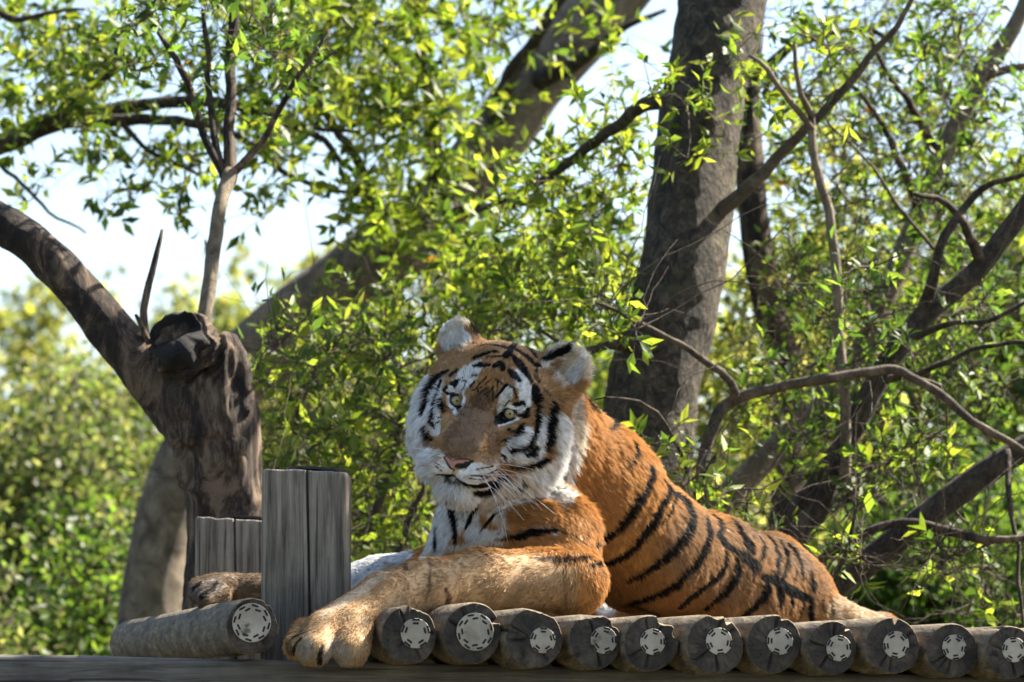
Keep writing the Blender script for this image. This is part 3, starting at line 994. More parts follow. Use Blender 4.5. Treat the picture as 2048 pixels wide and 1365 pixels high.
t.limb('branch', [(120, 245, 11.5, 18), (200, 240, 11.48, 14), (300, 240, 11.45, 11), (420, 252, 11.45, 9), (490, 285, 11.45, 7), (545, 330, 11.45, 6), (640, 372, 11.45, 5), (740, 392, 11.45, 3)], M_BARK_DARK, 12, 0.06, 22)
t.limb('branch', [(60, 265, 11.5, 14), (130, 225, 11.4, 10), (200, 160, 11.3, 8), (290, 110, 11.2, 6)], M_BARK_DARK, 10, 0.06, 22)
t.limb('branch', [(500, 215, 11.5, 8), (600, 250, 11.5, 5), (720, 265, 11.5, 4)], M_BARK_DARK, 8, 0.06, 22)
t.limb('branch', [(-430, 250, 11.5, 34), (-200, 80, 11.5, 20), (-60, -20, 11.5, 14), (20, 40, 11.5, 8), (80, 30, 11.4, 5), (170, 20, 11.4, 3)], M_BARK_DARK, 10, 0.06, 22)
t.limb('branch', [(240, 245, 11.45, 7), (300, 300, 11.4, 5), (370, 330, 11.4, 4), (420, 370, 11.4, 3)], M_BARK_DARK, 8, 0.06, 22)
t.limb('branch', [(0, 330, 11.5, 5), (60, 380, 11.4, 4), (110, 430, 11.4, 3), (170, 470, 11.4, 2)], M_BARK_DARK, 6, 0.06, 22)
NL += t.foliage([(330, 60, 300, 90, 70, 10.9, 12.2), (100, 130, 150, 110, 28, 10.9, 12.2), (250, 170, 220, 80, 30, 11, 12), (430, 300, 160, 90, 26, 11, 12), (250, 280, 130, 60, 16, 11, 12),
                 (560, 210, 130, 110, 40, 11, 12.2), (260, 400, 60, 50, 7, 11, 11.8), (370, 430, 40, 20, 4, 11, 11.6), (540, 440, 40, 30, 4, 11, 11.6), (80, 420, 60, 40, 4, 11, 11.6), (30, 230, 60, 70, 12, 11, 12)],
                'fresh', 0.052, 0.18, 4, 8, 0.14, clump=0.4)

# pale slender trunk on the right
t = Tree('pale_stem_tree', 'slender pale trunk sweeping up to the right behind the tiger back', 'tree', (P(1330, 1200, 10.8)[0], 10.8, 0), seed=5)
t.limb('trunk', [(1180, ground_row(10.8) + 30, 10.8, 40), (1290, 1500, 10.8, 34), (1390, 1080, 10.8, 28), (1450, 1000, 10.8, 27), (1545, 905, 10.8, 26), (1650, 805, 10.8, 25), (1730, 690, 10.8, 24), (1785, 560, 10.8, 22), (1830, 450, 10.8, 21), (1890, 300, 10.8, 20), (1950, 180, 10.8, 18), (2000, 100, 10.8, 17), (2045, 20, 10.8, 15), (2090, -120, 10.8, 12)],
       M_BARK_PALE, 22, 0.06, 15, 0.03)
t.limb('branch', [(1745, 650, 10.75, 16), (1715, 600, 10.7, 11), (1735, 590, 10.6, 9), (1790, 560, 10.5, 4)], M_BARK_PALE, 10, 0.06, 20)
t.limb('branch', [(1960, 150, 10.8, 12), (2020, 140, 10.7, 9), (2080, 130, 10.6, 6)], M_BARK_PALE, 10, 0.06, 20)
t.limb('branch', [(1880, 320, 10.8, 12), (1830, 220, 10.7, 8), (1780, 160, 10.6, 6), (1740, 60, 10.6, 4)], M_BARK_BROWN, 10, 0.06, 20)
t.limb('branch', [(1840, 420, 10.8, 12), (1800, 330, 10.6, 8), (1760, 240, 10.5, 6), (1700, 170, 10.5, 4)], M_BARK_BROWN, 10, 0.06, 20)
NL += t.foliage([(1820, 130, 230, 140, 120, 10.9, 12.2), (1960, 330, 130, 160, 60, 10.9, 12), (1720, 420, 160, 150, 50, 10.9, 12), (1870, 560, 160, 120, 50, 10.9, 12), (1640, 620, 120, 120, 30, 10.9, 12), (1590, 840, 150, 110, 36, 10.9, 12), (1560, 150, 90, 130, 16, 10.4, 11.4)],
                'fresh', 0.040, 0.19, 4, 7, 0.13, bare=300, clump=0.3)

# dark trunk further right of the tall one
t = Tree('dark_stem_tree', 'narrow dark reddish trunk half hidden close behind the tall grey trunk', 'tree', (P(1575, 1100, 11.6)[0], 11.6, 0), seed=6)
t.limb('trunk', [(1560, ground_row(11.6) + 30, 11.6, 46), (1568, 1300, 11.6, 38), (1575, 900, 11.6, 32), (1572, 740, 11.6, 32), (1540, 620, 11.6, 32), (1515, 500, 11.6, 31), (1500, 350, 11.6, 30), (1492, 200, 11.6, 29), (1500, 40, 11.6, 27), (1510, -200, 11.6, 22)],
       M_BARK_BROWN, 26, 0.09, 12, 0.03)
t.limb('branch', [(1500, 160, 11.5, 16), (1600, 90, 11.4, 9), (1720, 60, 11.4, 6), (1800, 90, 11.4, 3)], M_BARK_BROWN, 10, 0.06, 20)
NL += t.foliage([(1600, 330, 110, 130, 40, 11.2, 12.6), (1650, 560, 150, 120, 60, 11.8, 13), (1560, 560, 60, 90, 20, 11.2, 12.2), (1690, 700, 120, 100, 40, 11.8, 13), (1500, 700, 60, 80, 16, 11.8, 12.8)],
                'yellow', 0.045, 0.20, 4, 8, 0.14, clump=0.3)

# right-hand shrub with crossing dark stems
t = Tree('dark_stem_shrub', 'tangled shrub of dark crossing stems right of the tiger', 'shrub', (P(1540, 1200, 9.5)[0], 9.5, 0), seed=7)
t.limb('trunk', [(1480, ground_row(9.5) + 30, 9.5, 34), (1520, 1500, 9.5, 30), (1565, 1100, 9.5, 27), (1640, 970, 9.5, 25), (1700, 870, 9.5, 24), (1750, 770, 9.5, 23), (1800, 690, 9.5, 23), (1860, 620, 9.5, 22), (1950, 545, 9.5, 21), (2010, 470, 9.5, 20), (2060, 400, 9.5, 18), (2150, 250, 9.5, 14)],
       M_BARK_DARK, 20, 0.07, 16, 0.025)
t.limb('stem', [(1530, 1500, 9.45, 26), (1590, 1100, 9.42, 22), (1640, 1010, 9.42, 21), (1680, 900, 9.42, 15), (1692, 860, 9.42, 8), (1700, 845, 9.42, 3)], M_BARK_DARK, 14, 0.15, 20)
t.limb('stem', [(1685, 960, 9.4, 12), (1690, 800, 9.35, 11), (1682, 680, 9.35, 11), (1670, 550, 9.35, 11), (1655, 430, 9.35, 10), (1632, 310, 9.35, 9), (1625, 240, 9.35, 8), (1605, 180, 9.3, 6), (1590, 90, 9.3, 4)], M_BARK_PALE, 12, 0.05, 25)
t.limb('stem', [(1628, 260, 9.35, 7), (1570, 190, 9.3, 6), (1530, 130, 9.3, 5), (1500, 110, 9.3, 3)], M_BARK_PALE, 10, 0.05, 25)
t.limb('stem', [(1850, 625, 9.5, 15), (1870, 540, 9.4, 11), (1910, 440, 9.4, 9), (1960, 380, 9.4, 7), (2050, 350, 9.3, 5)], M_BARK_DARK, 10, 0.05, 25)
t.limb('stem', [(1965, 530, 9.5, 13), (1930, 450, 9.4, 9), (1890, 400, 9.4, 7), (1830, 390, 9.35, 4)], M_BARK_DARK, 10, 0.05, 25)
t.limb('stem', [(1800, 690, 9.5, 9), (1900, 650, 9.3, 6), (1990, 640, 9.2, 5), (2060, 600, 9.2, 4)], M_BARK_DARK, 8, 0.05, 25)
t.limb('stem', [(1760, 760, 9.5, 9), (1860, 740, 9.35, 6), (1960, 700, 9.3, 5), (2060, 690, 9.2, 4)], M_BARK_DARK, 8, 0.05, 25)
NL += t.foliage([(1780, 620, 260, 150, 56, 10.1, 10.7), (1960, 420, 110, 160, 34, 10, 10.6), (1620, 830, 140, 110, 28, 9.6, 10.4), (1900, 740, 150, 110, 38, 9.8, 10.5), (1700, 930, 130, 80, 28, 9.5, 10.1), (1600, 160, 110, 90, 10, 9.9, 10.5), (1740, 330, 120, 110, 18, 10.1, 10.6), (1950, 130, 120, 130, 28, 10.0, 10.6), (1850, 600, 200, 200, 14, 9.0, 9.4)],
                'deep', 0.042, 0.17, 4, 7, 0.12, bare=420)

# shrub with the arching stem
t = Tree('arching_shrub', 'shrub with a smooth grey stem arching over behind the tiger back', 'shrub', (P(1395, 1200, 9.0)[0], 9.0, 0), seed=8)
t.limb('stem', [(1380, ground_row(9.0) + 20, 9.0, 24), (1385, 1500, 9.0, 16.8), (1398, 1050, 9.0, 13.6), (1402, 960, 9.0, 12.8), (1412, 895, 9.0, 12.8), (1440, 830, 9.0, 12.8), (1485, 797, 9.0, 12.0), (1560, 775, 8.98, 10.4), (1640, 760, 8.95, 10.4), (1720, 748, 8.95, 9.6), (1790, 742, 8.95, 9.6), (1850, 770, 8.92, 8.8), (1910, 815, 8.9, 8.8), (1970, 855, 8.9, 8.0), (2025, 888, 8.9, 7.2), (2060, 905, 8.9, 6.4)],
       M_BARK_MID, 18, 0.05, 22, 0.02)
t.limb('stem', [(1462, 812, 9.0, 10.4), (1472, 782, 8.98, 8.8), (1450, 752, 8.96, 8.0), (1400, 722, 8.94, 7.2), (1360, 690, 8.92, 6.4), (1290, 652, 8.9, 5.6), (1235, 622, 8.88, 4.8), (1190, 608, 8.86, 3.2)], M_BARK_MID, 14, 0.05, 25)
t.limb('stem', [(1405, 960, 8.99, 8.0), (1425, 925, 8.93, 6.4), (1432, 912, 8.92, 1.6)], M_BARK_DARK, 8, 0.2, 40)
t.limb('stem', [(1398, 1010, 8.98, 4.8), (1320, 830, 8.8, 3.2), (1240, 795, 8.7, 2.4), (1190, 800, 8.7, 1.6)], M_BARK_DARK, 8, 0.05, 30)
NL += t.foliage([(1400, 960, 60, 60, 9, 8.7, 9.1), (1250, 640, 60, 40, 5, 8.7, 9.0), (1470, 1000, 60, 50, 10, 8.8, 9.2), (1320, 890, 50, 40, 6, 8.7, 9.1), (1900, 900, 120, 50, 10, 9.3, 9.6)], 'fresh', 0.042, 0.18, 3, 7, 0.10, bare=80)

# heavy limb low on the right
t = Tree('low_limbed_tree', 'heavy dark limb rising to the right beyond the tiger tail', 'tree', (P(1470, 1300, 9.2)[0], 9.2, 0), seed=9)
t.limb('limb', [(1380, ground_row(9.2) + 30, 9.2, 46), (1470, 1600, 9.2, 40), (1590, 1260, 9.2, 32), (1660, 1185, 9.2, 29), (1760, 1105, 9.2, 28), (1850, 1035, 9.2, 27), (1930, 975, 9.2, 27), (2000, 925, 9.2, 26), (2070, 885, 9.2, 25), (2200, 800, 9.2, 22), (2350, 640, 9.2, 18)], M_BARK_DARK, 26, 0.09, 14, 0.02)
t.limb('branch', [(1600, 1150, 9.15, 7), (1680, 1090, 9.1, 9), (1760, 1055, 9.08, 9), (1830, 1048, 9.08, 10), (1920, 1072, 9.05, 10), (1990, 1075, 9.0, 8), (2070, 1068, 9.0, 7)], M_BARK_BROWN, 12, 0.12, 40)
t.limb('branch', [(2020, 900, 9.15, 8), (2030, 1050, 9.05, 5), (2040, 1200, 9.0, 4), (2050, 1300, 9, 2)], M_BARK_DARK, 8, 0.1, 40)
t.limb('branch', [(1640, 1200, 9.1, 7), (1690, 1110, 9.0, 5), (1710, 1030, 8.98, 4), (1720, 1000, 8.98, 2)], M_BARK_DARK, 8, 0.1, 40)
NL += t.foliage([(1690, 1150, 50, 50, 7, 8.9, 9.1), (1870, 1110, 40, 30, 3, 8.9, 9.1), (1730, 960, 80, 60, 10, 9.3, 9.6), (1960, 1180, 100, 70, 8, 9.3, 9.8)], 'fresh', 0.045, 0.2, 3, 7, 0.10, bare=160)

# bush filling the gap left of the tiger
t = Tree('light_green_bush', 'light green twiggy bush between the tall post and the tiger head', 'bush', (P(700, 1300, 10.0)[0], 10.0, 0), seed=10)
t.limb('stem', [(690, ground_row(10) + 20, 10, 20), (700, 1500, 10, 16), (720, 1150, 10, 12), (760, 980, 10, 9), (800, 850, 10, 7), (790, 730, 10, 4)], M_TWIG, 10, 0.06, 25)
t.limb('stem', [(690, 1600, 10, 14), (640, 1200, 10, 10), (590, 950, 9.9, 7), (600, 820, 9.8, 5), (640, 720, 9.8, 3)], M_TWIG, 10, 0.06, 25)
t.limb('stem', [(700, 1500, 10, 12), (780, 1150, 9.9, 8), (850, 980, 9.8, 5), (900, 850, 9.8, 4), (960, 700, 9.7, 3)], M_TWIG, 10, 0.06, 25)
NL += t.foliage([(700, 780, 170, 100, 60, 9.4, 10.8), (760, 960, 120, 140, 60, 9.5, 11), (620, 900, 90, 120, 34, 9.3, 10.4), (820, 690, 160, 60, 44, 9.5, 10.8), (540, 720, 60, 70, 14, 9.2, 9.8), (1000, 640, 140, 50, 30, 9.6, 10.6), (700, 1080, 120, 60, 30, 9.6, 11)],
                'fresh', 0.044, 0.19, 4, 7, 0.13, bare=260)
print('LEAVES', NL)
# ------------------------------------------------------------------ shrubs and trees further back
def far_shrub(name, label, cat, px, ytop, Y, wpx, palette, n, leaf, seed, group='shrubs and trees behind the enclosure', yb=None, narrow=0.28):
    """A leafy mass on several stems: leaves gather in clumps spread through the crown."""
    rng = np.random.default_rng(seed)
    base = np.array([P(px, 1300, Y)[0], Y, 0.0])
    top = P(px, ytop, Y)[2]
    rx = wpx * mpp(Y)
    root = empty(name, base)
    tag(root, label, cat, group)
    nc = max(30, n // 60)
    # clump centres: mostly near the outside of an uneven upright ellipsoid reaching close to the ground
    u = unit(rng.normal(0, 1, (nc, 3)))
    rr = rng.uniform(0.35, 1.0, nc) ** 0.5
    lob = 1 + 0.22 * np.sin(3 * np.arctan2(u[:, 2], u[:, 0]) + seed) + 0.15 * np.sin(5 * np.arctan2(u[:, 2], u[:, 1]) + 2 * seed)
    zc = top * 0.55
    cc = base + np.array([0, 0, zc]) + u * np.stack([rx * rr * lob, rx * 0.8 * rr * lob, (top - zc) * rr * np.minimum(lob, 1.05)], axis=-1)
    cc[:, 2] = np.maximum(cc[:, 2], 0.15)
    # stems
    parts = []
    ns = 5
    for k in range(ns):
        a = rng.uniform(0, 2 * np.pi)
        e = base + np.array([rx * 0.5 * math.cos(a), rx * 0.4 * math.sin(a), top * rng.uniform(0.6, 0.85)])
        s0 = base + np.array([0.12 * math.cos(a), 0.12 * math.sin(a), -0.08])
        mid = (s0 + e) / 2 + rng.normal(0, 0.1, 3)
        c = catmull(np.array([s0, mid, e]), 12)
        adopt(mesh_obj('stem', *tube(c, np.linspace(0.045, 0.012, 12) * (top / 4), 7, 0.08, 12, seed + k), M_BARK_DARK), root)
        parts.append(c)
    nodes = np.concatenate(parts)
    j = np.argmin(((cc[:, None] - nodes[None]) ** 2).sum(-1), axis=1)
    t = np.linspace(0, 1, 6)[None, :, None]
    C = nodes[j][:, None, :] * (1 - t) + cc[:, None, :] * t + rng.normal(0, 0.05, (nc, 1, 3)) * 4 * t * (1 - t)
    tag(adopt(mesh_obj('twigs', *batch_tubes(C, np.repeat(np.linspace(0.009, 0.003, 6)[None], nc, axis=0), 4), M_TWIG), root), kind='stuff')
    k = rng.integers(0, nc, n)
    sig = 0.10 + 0.05 * rx
    pos = cc[k] + rng.normal(0, sig, (n, 3)) * np.array([1, 1, 0.8])
    pos[:, 2] = np.maximum(pos[:, 2], 0.04)
    d = unit(rng.normal(0, 1, (n, 3)) + unit(pos - cc[k]) * 0.8 + np.array([0, 0, -0.15]))
    nr = rng.normal(0, 1, (n, 3)) + np.array([0, 0, 0.8])
    ob = leaf_object('crown', pos, d, nr, leaf * rng.uniform(0.6, 1.3, n), narrow * rng.uniform(0.8, 1.2, n), palette, rng, root)
    tag(ob, kind='stuff')


FAR = [
    # px, ytop, Y, half width px, palette, leaves, leaf size, what sets it apart
    (60, 720, 17.0, 190, 'mixed', 15000, 0.055, 'broad deep green bush beyond the beam end, far out of focus', 'bush'),
    (230, 660, 19.0, 190, 'mixed', 14000, 0.06, 'darker olive bush between the broad bush and the sawn stump', 'bush'),
    (-60, 1010, 14.0, 170, 'mixed', 8000, 0.05, 'low dark green bush at the free end of the front beam', 'bush'),
    (330, 1010, 15.5, 120, 'mixed', 6000, 0.05, 'small low bush at the foot of the leaning trunk', 'bush'),
    (160, 1040, 14.5, 110, 'deep', 6000, 0.05, 'dark green low bush left of the leaning trunk foot', 'bush'),
    (560, 690, 18.0, 150, 'olive', 7000, 0.075, 'olive bush showing between the stump and the tall post', 'bush'),
    (760, 720, 17.0, 170, 'olive', 8000, 0.07, 'green bush in soft focus behind the light green twiggy bush', 'bush'),
    (980, 560, 19.0, 200, 'olive', 9000, 0.08, 'olive bush behind the tiger head', 'bush'),
    (1230, 620, 18.0, 160, 'fresh', 7000, 0.075, 'green bush behind the foot of the tall grey trunk', 'bush'),
    (1440, 520, 17.0, 150, 'yellow', 8000, 0.07, 'sunlit yellow green bush seen past the right edge of the tall trunk', 'bush'),
    (1640, 430, 18.0, 190, 'fresh', 10000, 0.075, 'tall green bush behind the narrow dark trunk', 'bush'),
    (1860, 330, 19.0, 220, 'olive', 12000, 0.08, 'tall olive bush behind the crossing dark stems', 'bush'),
    (2090, 260, 18.0, 190, 'fresh', 10000, 0.075, 'tall green bush at the far end of the log deck', 'bush'),
    (1900, 820, 13.2, 210, 'deep', 9000, 0.06, 'dense dark green bush behind the heavy low limb', 'bush'),
    (1640, 960, 13.5, 130, 'olive', 6000, 0.055, 'low olive bush behind the tiger rump', 'bush'),
    (2120, 900, 12.6, 150, 'deep', 6000, 0.055, 'dark bush beyond the last deck logs', 'bush'),
    (120, 500, 42.0, 170, 'yellow', 7000, 0.16, 'pale yellow green tree far off beyond the left bushes', 'tree'),
    (330, 560, 44.0, 120, 'yellow', 6000, 0.16, 'small pale far tree above the sawn stub', 'tree'),
    (470, 480, 40.0, 150, 'yellow', 7000, 0.16, 'pale far tree right of the upright shoot', 'tree'),
    (640, 470, 43.0, 140, 'yellow', 6000, 0.16, 'far pale tree above the leaning trunk', 'tree'),
    (-120, 560, 40.0, 160, 'yellow', 5000, 0.16, 'far pale tree at the edge of the olive bush row', 'tree'),
    (-330, 740, 17.5, 200, 'mixed', 11000, 0.055, 'wide mixed green bush past the free end of the beam', 'bush'),
    (-620, 690, 18.5, 210, 'mixed', 11000, 0.06, 'tall mixed green bush furthest past the beam end', 'bush'),
    (2340, 380, 18.0, 200, 'olive', 9000, 0.07, 'tall olive bush past the last deck logs', 'bush'),
    (2580, 480, 17.5, 190, 'fresh', 8000, 0.07, 'rounded green bush furthest past the last deck logs', 'bush'),
    (-380, 520, 41.0, 170, 'yellow', 5000, 0.16, 'far pale tree behind the wide mixed bush', 'tree'),
    (-640, 540, 42.0, 170, 'yellow', 5000, 0.16, 'far pale tree behind the tall mixed bush', 'tree'),
    (900, 480, 41.0, 190, 'olive', 6000, 0.16, 'far olive tree behind the leafy middle of the leaning tree', 'tree'),
    (1200, 520, 42.0, 170, 'olive', 6000, 0.16, 'far olive tree left of the tall grey trunk', 'tree'),
]
for k, (px, yt, Y, w, pal, n, leaf, label, cat) in enumerate(FAR):
    far_shrub('background_bush' if cat == 'bush' else 'distant_tree', label, cat, px, yt, Y, w, pal, n, leaf, 100 + k,
              'bushes behind the platform' if cat == 'bush' else 'pale trees in the distance')
# ------------------------------------------------------------------ the tiger: one continuous skin from a distance field
class Grid:
    def __init__(self, xs, ys, zs):
        self.ax = [np.asarray(a, dtype=np.float32) for a in (xs, ys, zs)]
        self.F = np.full(tuple(len(a) for a in self.ax), 0.5, dtype=np.float32)

    def box(self, lo, hi, m):
        sl, co = [], []
        for k in range(3):
            a = self.ax[k]
            i0 = max(0, int(np.searchsorted(a, lo[k] - m)))
            i1 = min(len(a), int(np.searchsorted(a, hi[k] + m)))
            sl.append(slice(i0, i1))
            sh = [1, 1, 1]
            sh[k] = i1 - i0
            co.append(a[i0:i1].reshape(sh))
        return tuple(sl), co

    def blend(self, sl, d, k, op):
        f = self.F[sl]
        d = d.astype(np.float32)
        if op == 'add':
            h = np.maximum(k - np.abs(f - d), 0) / k
            self.F[sl] = np.minimum(f, d) - h * h * k * 0.25
        else:
            d = -d
            h = np.maximum(k - np.abs(f - d), 0) / k
            self.F[sl] = np.maximum(f, d) + h * h * k * 0.25

    def cone(self, p0, r0, p1, r1, k=0.03, op='add'):
        p0, p1 = np.asarray(p0, float), np.asarray(p1, float)
        R = max(r0, r1)
        sl, (X, Y, Z) = self.box(np.minimum(p0, p1) - R, np.maximum(p0, p1) + R, 0.06)
        d = p1 - p0
        L = float(np.dot(d, d)) + 1e-12
        qx, qy, qz = X - p0[0], Y - p0[1], Z - p0[2]
        t = np.clip((qx * d[0] + qy * d[1] + qz * d[2]) / L, 0, 1)
        dist = np.sqrt((qx - t * d[0]) ** 2 + (qy - t * d[1]) ** 2 + (qz - t * d[2]) ** 2) - (r0 + t * (r1 - r0))
        self.blend(sl, dist, k, op)

    def ell(self, c, r, k=0.03, op='add', R=None):
        c = np.asarray(c, float)
        m = max(r)
        sl, (X, Y, Z) = self.box(c - m, c + m, 0.05)
        X, Y, Z = X - c[0], Y - c[1], Z - c[2]
        if R is None:
            q = [X, Y, Z]
        else:
            q = [R[i][0] * X + R[i][1] * Y + R[i][2] * Z for i in range(3)]
        k0 = np.sqrt(sum((q[i] / r[i]) ** 2 for i in range(3)))
        k1 = np.sqrt(sum((q[i] / r[i] ** 2) ** 2 for i in range(3))) + 1e-6
        self.blend(sl, k0 * (k0 - 1) / k1, k, op)

    def mesh(self):
        """Naive surface nets."""
        F = self.F
        s = F < 0
        cnt = np.zeros(tuple(n - 1 for n in F.shape), dtype=np.uint8)
        for dx in (0, 1):
            for dy in (0, 1):
                for dz in (0, 1):
                    cnt += s[dx:F.shape[0] - 1 + dx, dy:F.shape[1] - 1 + dy, dz:F.shape[2] - 1 + dz]
        act = (cnt > 0) & (cnt < 8)
        I = np.argwhere(act)
        vid = np.full(act.shape, -1, dtype=np.int32)
        vid[tuple(I.T)] = np.arange(len(I))
        acc = np.zeros((len(I), 3))
        n = np.zeros(len(I))
        corners = [(a, b, c) for a in (0, 1) for b in (0, 1) for c in (0, 1)]
        val = {}
        pos = {}
        for cr in corners:
            J = I + np.array(cr)
            val[cr] = F[J[:, 0], J[:, 1], J[:, 2]]
            pos[cr] = np.stack([self.ax[k][J[:, k]] for k in range(3)], axis=-1)
        for a in corners:
            for k in range(3):
                if a[k] == 0:
                    b = tuple(1 if i == k else a[i] for i in range(3))
                    va, vb = val[a], val[b]
                    m = (va < 0) != (vb < 0)
                    t = np.where(m, va / np.where(m, va - vb, 1), 0)
                    acc += np.where(m[:, None], pos[a] + (pos[b] - pos[a]) * t[:, None], 0)
                    n += m
        V = acc / n[:, None]
        quads = []
        for k in range(3):
            sa = [slice(None)] * 3
            sb = [slice(None)] * 3
            sa[k] = slice(0, -1)
            sb[k] = slice(1, None)
            A, B = s[tuple(sa)], s[tuple(sb)]
            E = np.argwhere(A != B)
            o = [i for i in range(3) if i != k]
            ok = np.all((E[:, o] > 0), axis=1) & (E[:, o[0]] < F.shape[o[0]] - 1) & (E[:, o[1]] < F.shape[o[1]] - 1)
            E = E[ok]
            inside = A[tuple(E.T)]
            e0, e1 = np.zeros(3, int), np.zeros(3, int)
            e0[o[0]] = 1
            e1[o[1]] = 1
            q = [vid[tuple((E - e0 - e1).T)], vid[tuple((E - e1).T)], vid[tuple(E.T)], vid[tuple((E - e0).T)]]
            q = np.stack(q, axis=-1)
            flip = inside if k != 1 else ~inside
            q[~flip] = q[~flip][:, ::-1]
            quads.append(q)
        return V, np.concatenate(quads)


def axis(lo, hi, f0, f1, fine, coarse):
    a = np.arange(f0, lo, -coarse)[::-1]
    b = np.arange(f0 + fine, f1, fine)
    c = np.arange(f1, hi, coarse)
    return np.concatenate([a, b, c])


# head frame: right, forward (out of the face), up
HEAD_O = P(966, 815, 7.40)
YAW, PIT, ROLL = math.radians(17.5), math.radians(4), math.radians(14.5)
h_f = np.array([-math.sin(YAW) * math.cos(PIT), -math.cos(YAW) * math.cos(PIT), -math.sin(PIT)])
_r0 = np.array([math.cos(YAW), -math.sin(YAW), 0.0])
_u0 = -np.cross(_r0, h_f)
_u0 /= np.linalg.norm(_u0)
if _u0[2] < 0:
    _u0 = -_u0
h_r = _r0 * math.cos(ROLL) - _u0 * math.sin(ROLL)
h_u = _u0 * math.cos(ROLL) + _r0 * math.sin(ROLL)
HR = np.stack([h_r, h_f, h_u])           # rows: local axes in the world


def H(x, y, z):
    return HEAD_O + x * h_r + y * h_f + z * h_u


FINE = 0.0032
G = Grid(axis(-0.72, 1.30, -0.235, 0.175, FINE, 0.0085),
         axis(6.86, 9.08, 7.24, 7.58, FINE, 0.009),
         axis(1.56, 2.32, 1.86, 2.29, FINE, 0.0065))


def B(px, py, Y):
    return P(px, py, Y)


def bcone(a, b, k=0.04):
    G.cone(P(*a[:3]), a[3] * mpp(a[2]), P(*b[:3]), b[3] * mpp(b[2]), k)


# ---- trunk
G.ell(P(1040, 1090, 7.64), (0.150, 0.17, 0.142), 0.05)
bcone((940, 1040, 7.55, 55), (915, 1125, 7.55, 68))
bcone((985, 950, 7.54, 70), (965, 1050, 7.56, 80), 0.05)
bcone((1075, 868, 7.64, 116), (1190, 985, 7.80, 123), 0.06)
bcone((1190, 990, 7.80, 122), (1290, 1097, 7.95, 117), 0.06)
bcone((1290, 1097, 7.95, 117), (1420, 1146, 8.15, 104), 0.06)
bcone((1420, 1146, 8.15, 104), (1530, 1174, 8.35, 90), 0.06)
bcone((1535, 1168, 8.35, 90), (1585, 1186, 8.40, 74), 0.06)
G.ell(P(1470, 1190, 8.22), (0.12, 0.10, 0.10), 0.06)
bcone((1590, 1200, 8.40, 60), (1680, 1240, 8.42, 30), 0.05)
bcone((1680, 1236, 8.42, 31), (1770, 1252, 8.52, 20), 0.03)
bcone((1770, 1252, 8.52, 20), (1780, 1262, 8.80, 16), 0.02)
bcone((1780, 1262, 8.80, 16), (1640, 1262, 8.98, 14), 0.02)
# far hind quarter and leg, lying away from the camera
G.ell(P(1500, 1190, 8.58), (0.17, 0.15, 0.085), 0.06)
bcone((1450, 1212, 8.72, 48), (1290, 1228, 8.84, 32), 0.05)
bcone((1290, 1228, 8.84, 32), (1130, 1226, 8.80, 26), 0.03)
bcone((1130, 1226, 8.80, 26), (1070, 1226, 8.80, 32), 0.03)
# ---- near fore leg
G.ell(P(1075, 1062, 7.50), (0.105, 0.075, 0.062), 0.06)
bcone((1110, 1065, 7.52, 72), (1148, 1165, 7.45, 62), 0.05)
bcone((1142, 1158, 7.42, 62), (960, 1162, 7.33, 57), 0.03)
bcone((960, 1162, 7.33, 57), (845, 1174, 7.24, 52), 0.03)
bcone((845, 1174, 7.24, 52), (765, 1200, 7.14, 47), 0.03)
bcone((765, 1200, 7.14, 47), (672, 1256, 7.04, 48), 0.03)
for a, b in (((712, 1250, 7.02, 35), (702, 1300, 6.965, 37)), ((650, 1256, 7.01, 37), (628, 1300, 6.955, 36)),
             ((612, 1266, 7.04, 31), (594, 1294, 6.99, 27))):
    bcone(a, b, 0.010)
# ---- far fore leg
bcone((930, 1130, 7.66, 55), (760, 1163, 7.66, 45), 0.04)
bcone((760, 1163, 7.66, 45), (600, 1186, 7.64, 36), 0.03)
bcone((600, 1186, 7.64, 36), (455, 1178, 7.62, 31), 0.03)
for a, b in (((450, 1176, 7.60, 28), (400, 1186, 7.57, 23)), ((440, 1188, 7.56, 24), (412, 1200, 7.53, 18)), ((430, 1172, 7.64, 26), (396, 1176, 7.63, 21))):
    bcone(a, b, 0.012)


# ---- head
def he(x, y, z, rx, ry, rz, k=0.03, op='add', both=False):
    G.ell(H(x, y, z), (rx, ry, rz), k, op, HR)
    if both:
        G.ell(H(-x, y, z), (rx, ry, rz), k, op, HR)


def hc(a, ra, b, rb, k=0.025, op='add', both=False):
    G.cone(H(*a), ra, H(*b), rb, k, op)
    if both:
        G.cone(H(-a[0], a[1], a[2]), ra, H(-b[0], b[1], b[2]), rb, k, op)


he(0, -0.105, 0.045, 0.116, 0.12, 0.088, 0.03)                 # cranium
he(0, -0.038, 0.050, 0.076, 0.050, 0.056, 0.04)                 # forehead
he(0, -0.040, -0.045, 0.098, 0.074, 0.088, 0.03)                # face core
he(0.046, -0.022, 0.030, 0.040, 0.034, 0.032, 0.03, both=True)  # brows
hc((0.011, 0.004, 0.010), 0.030, (0.021, 0.082, -0.088), 0.033, 0.03, both=True)   # bridge of the nose
he(0.037, 0.068, -0.126, 0.041, 0.045, 0.033, 0.016, both=True)  # whisker pads
he(0, 0.045, -0.110, 0.055, 0.045, 0.045, 0.03)
he(0, 0.056, -0.168, 0.038, 0.036, 0.026, 0.014)                # chin
hc((0, 0.04, -0.160), 0.034, (0, -0.06, -0.13), 0.07, 0.03)     # lower jaw
he(0, 0.104, -0.116, 0.027, 0.016, 0.016, 0.012)                # nose leather
he(0.074, -0.030, -0.060, 0.056, 0.068, 0.064, 0.04, both=True)   # cheek bones
he(0.108, -0.078, -0.064, 0.050, 0.058, 0.080, 0.04, both=True)    # ruff
he(0.098, -0.085, 0.010, 0.050, 0.06, 0.080, 0.04, both=True)
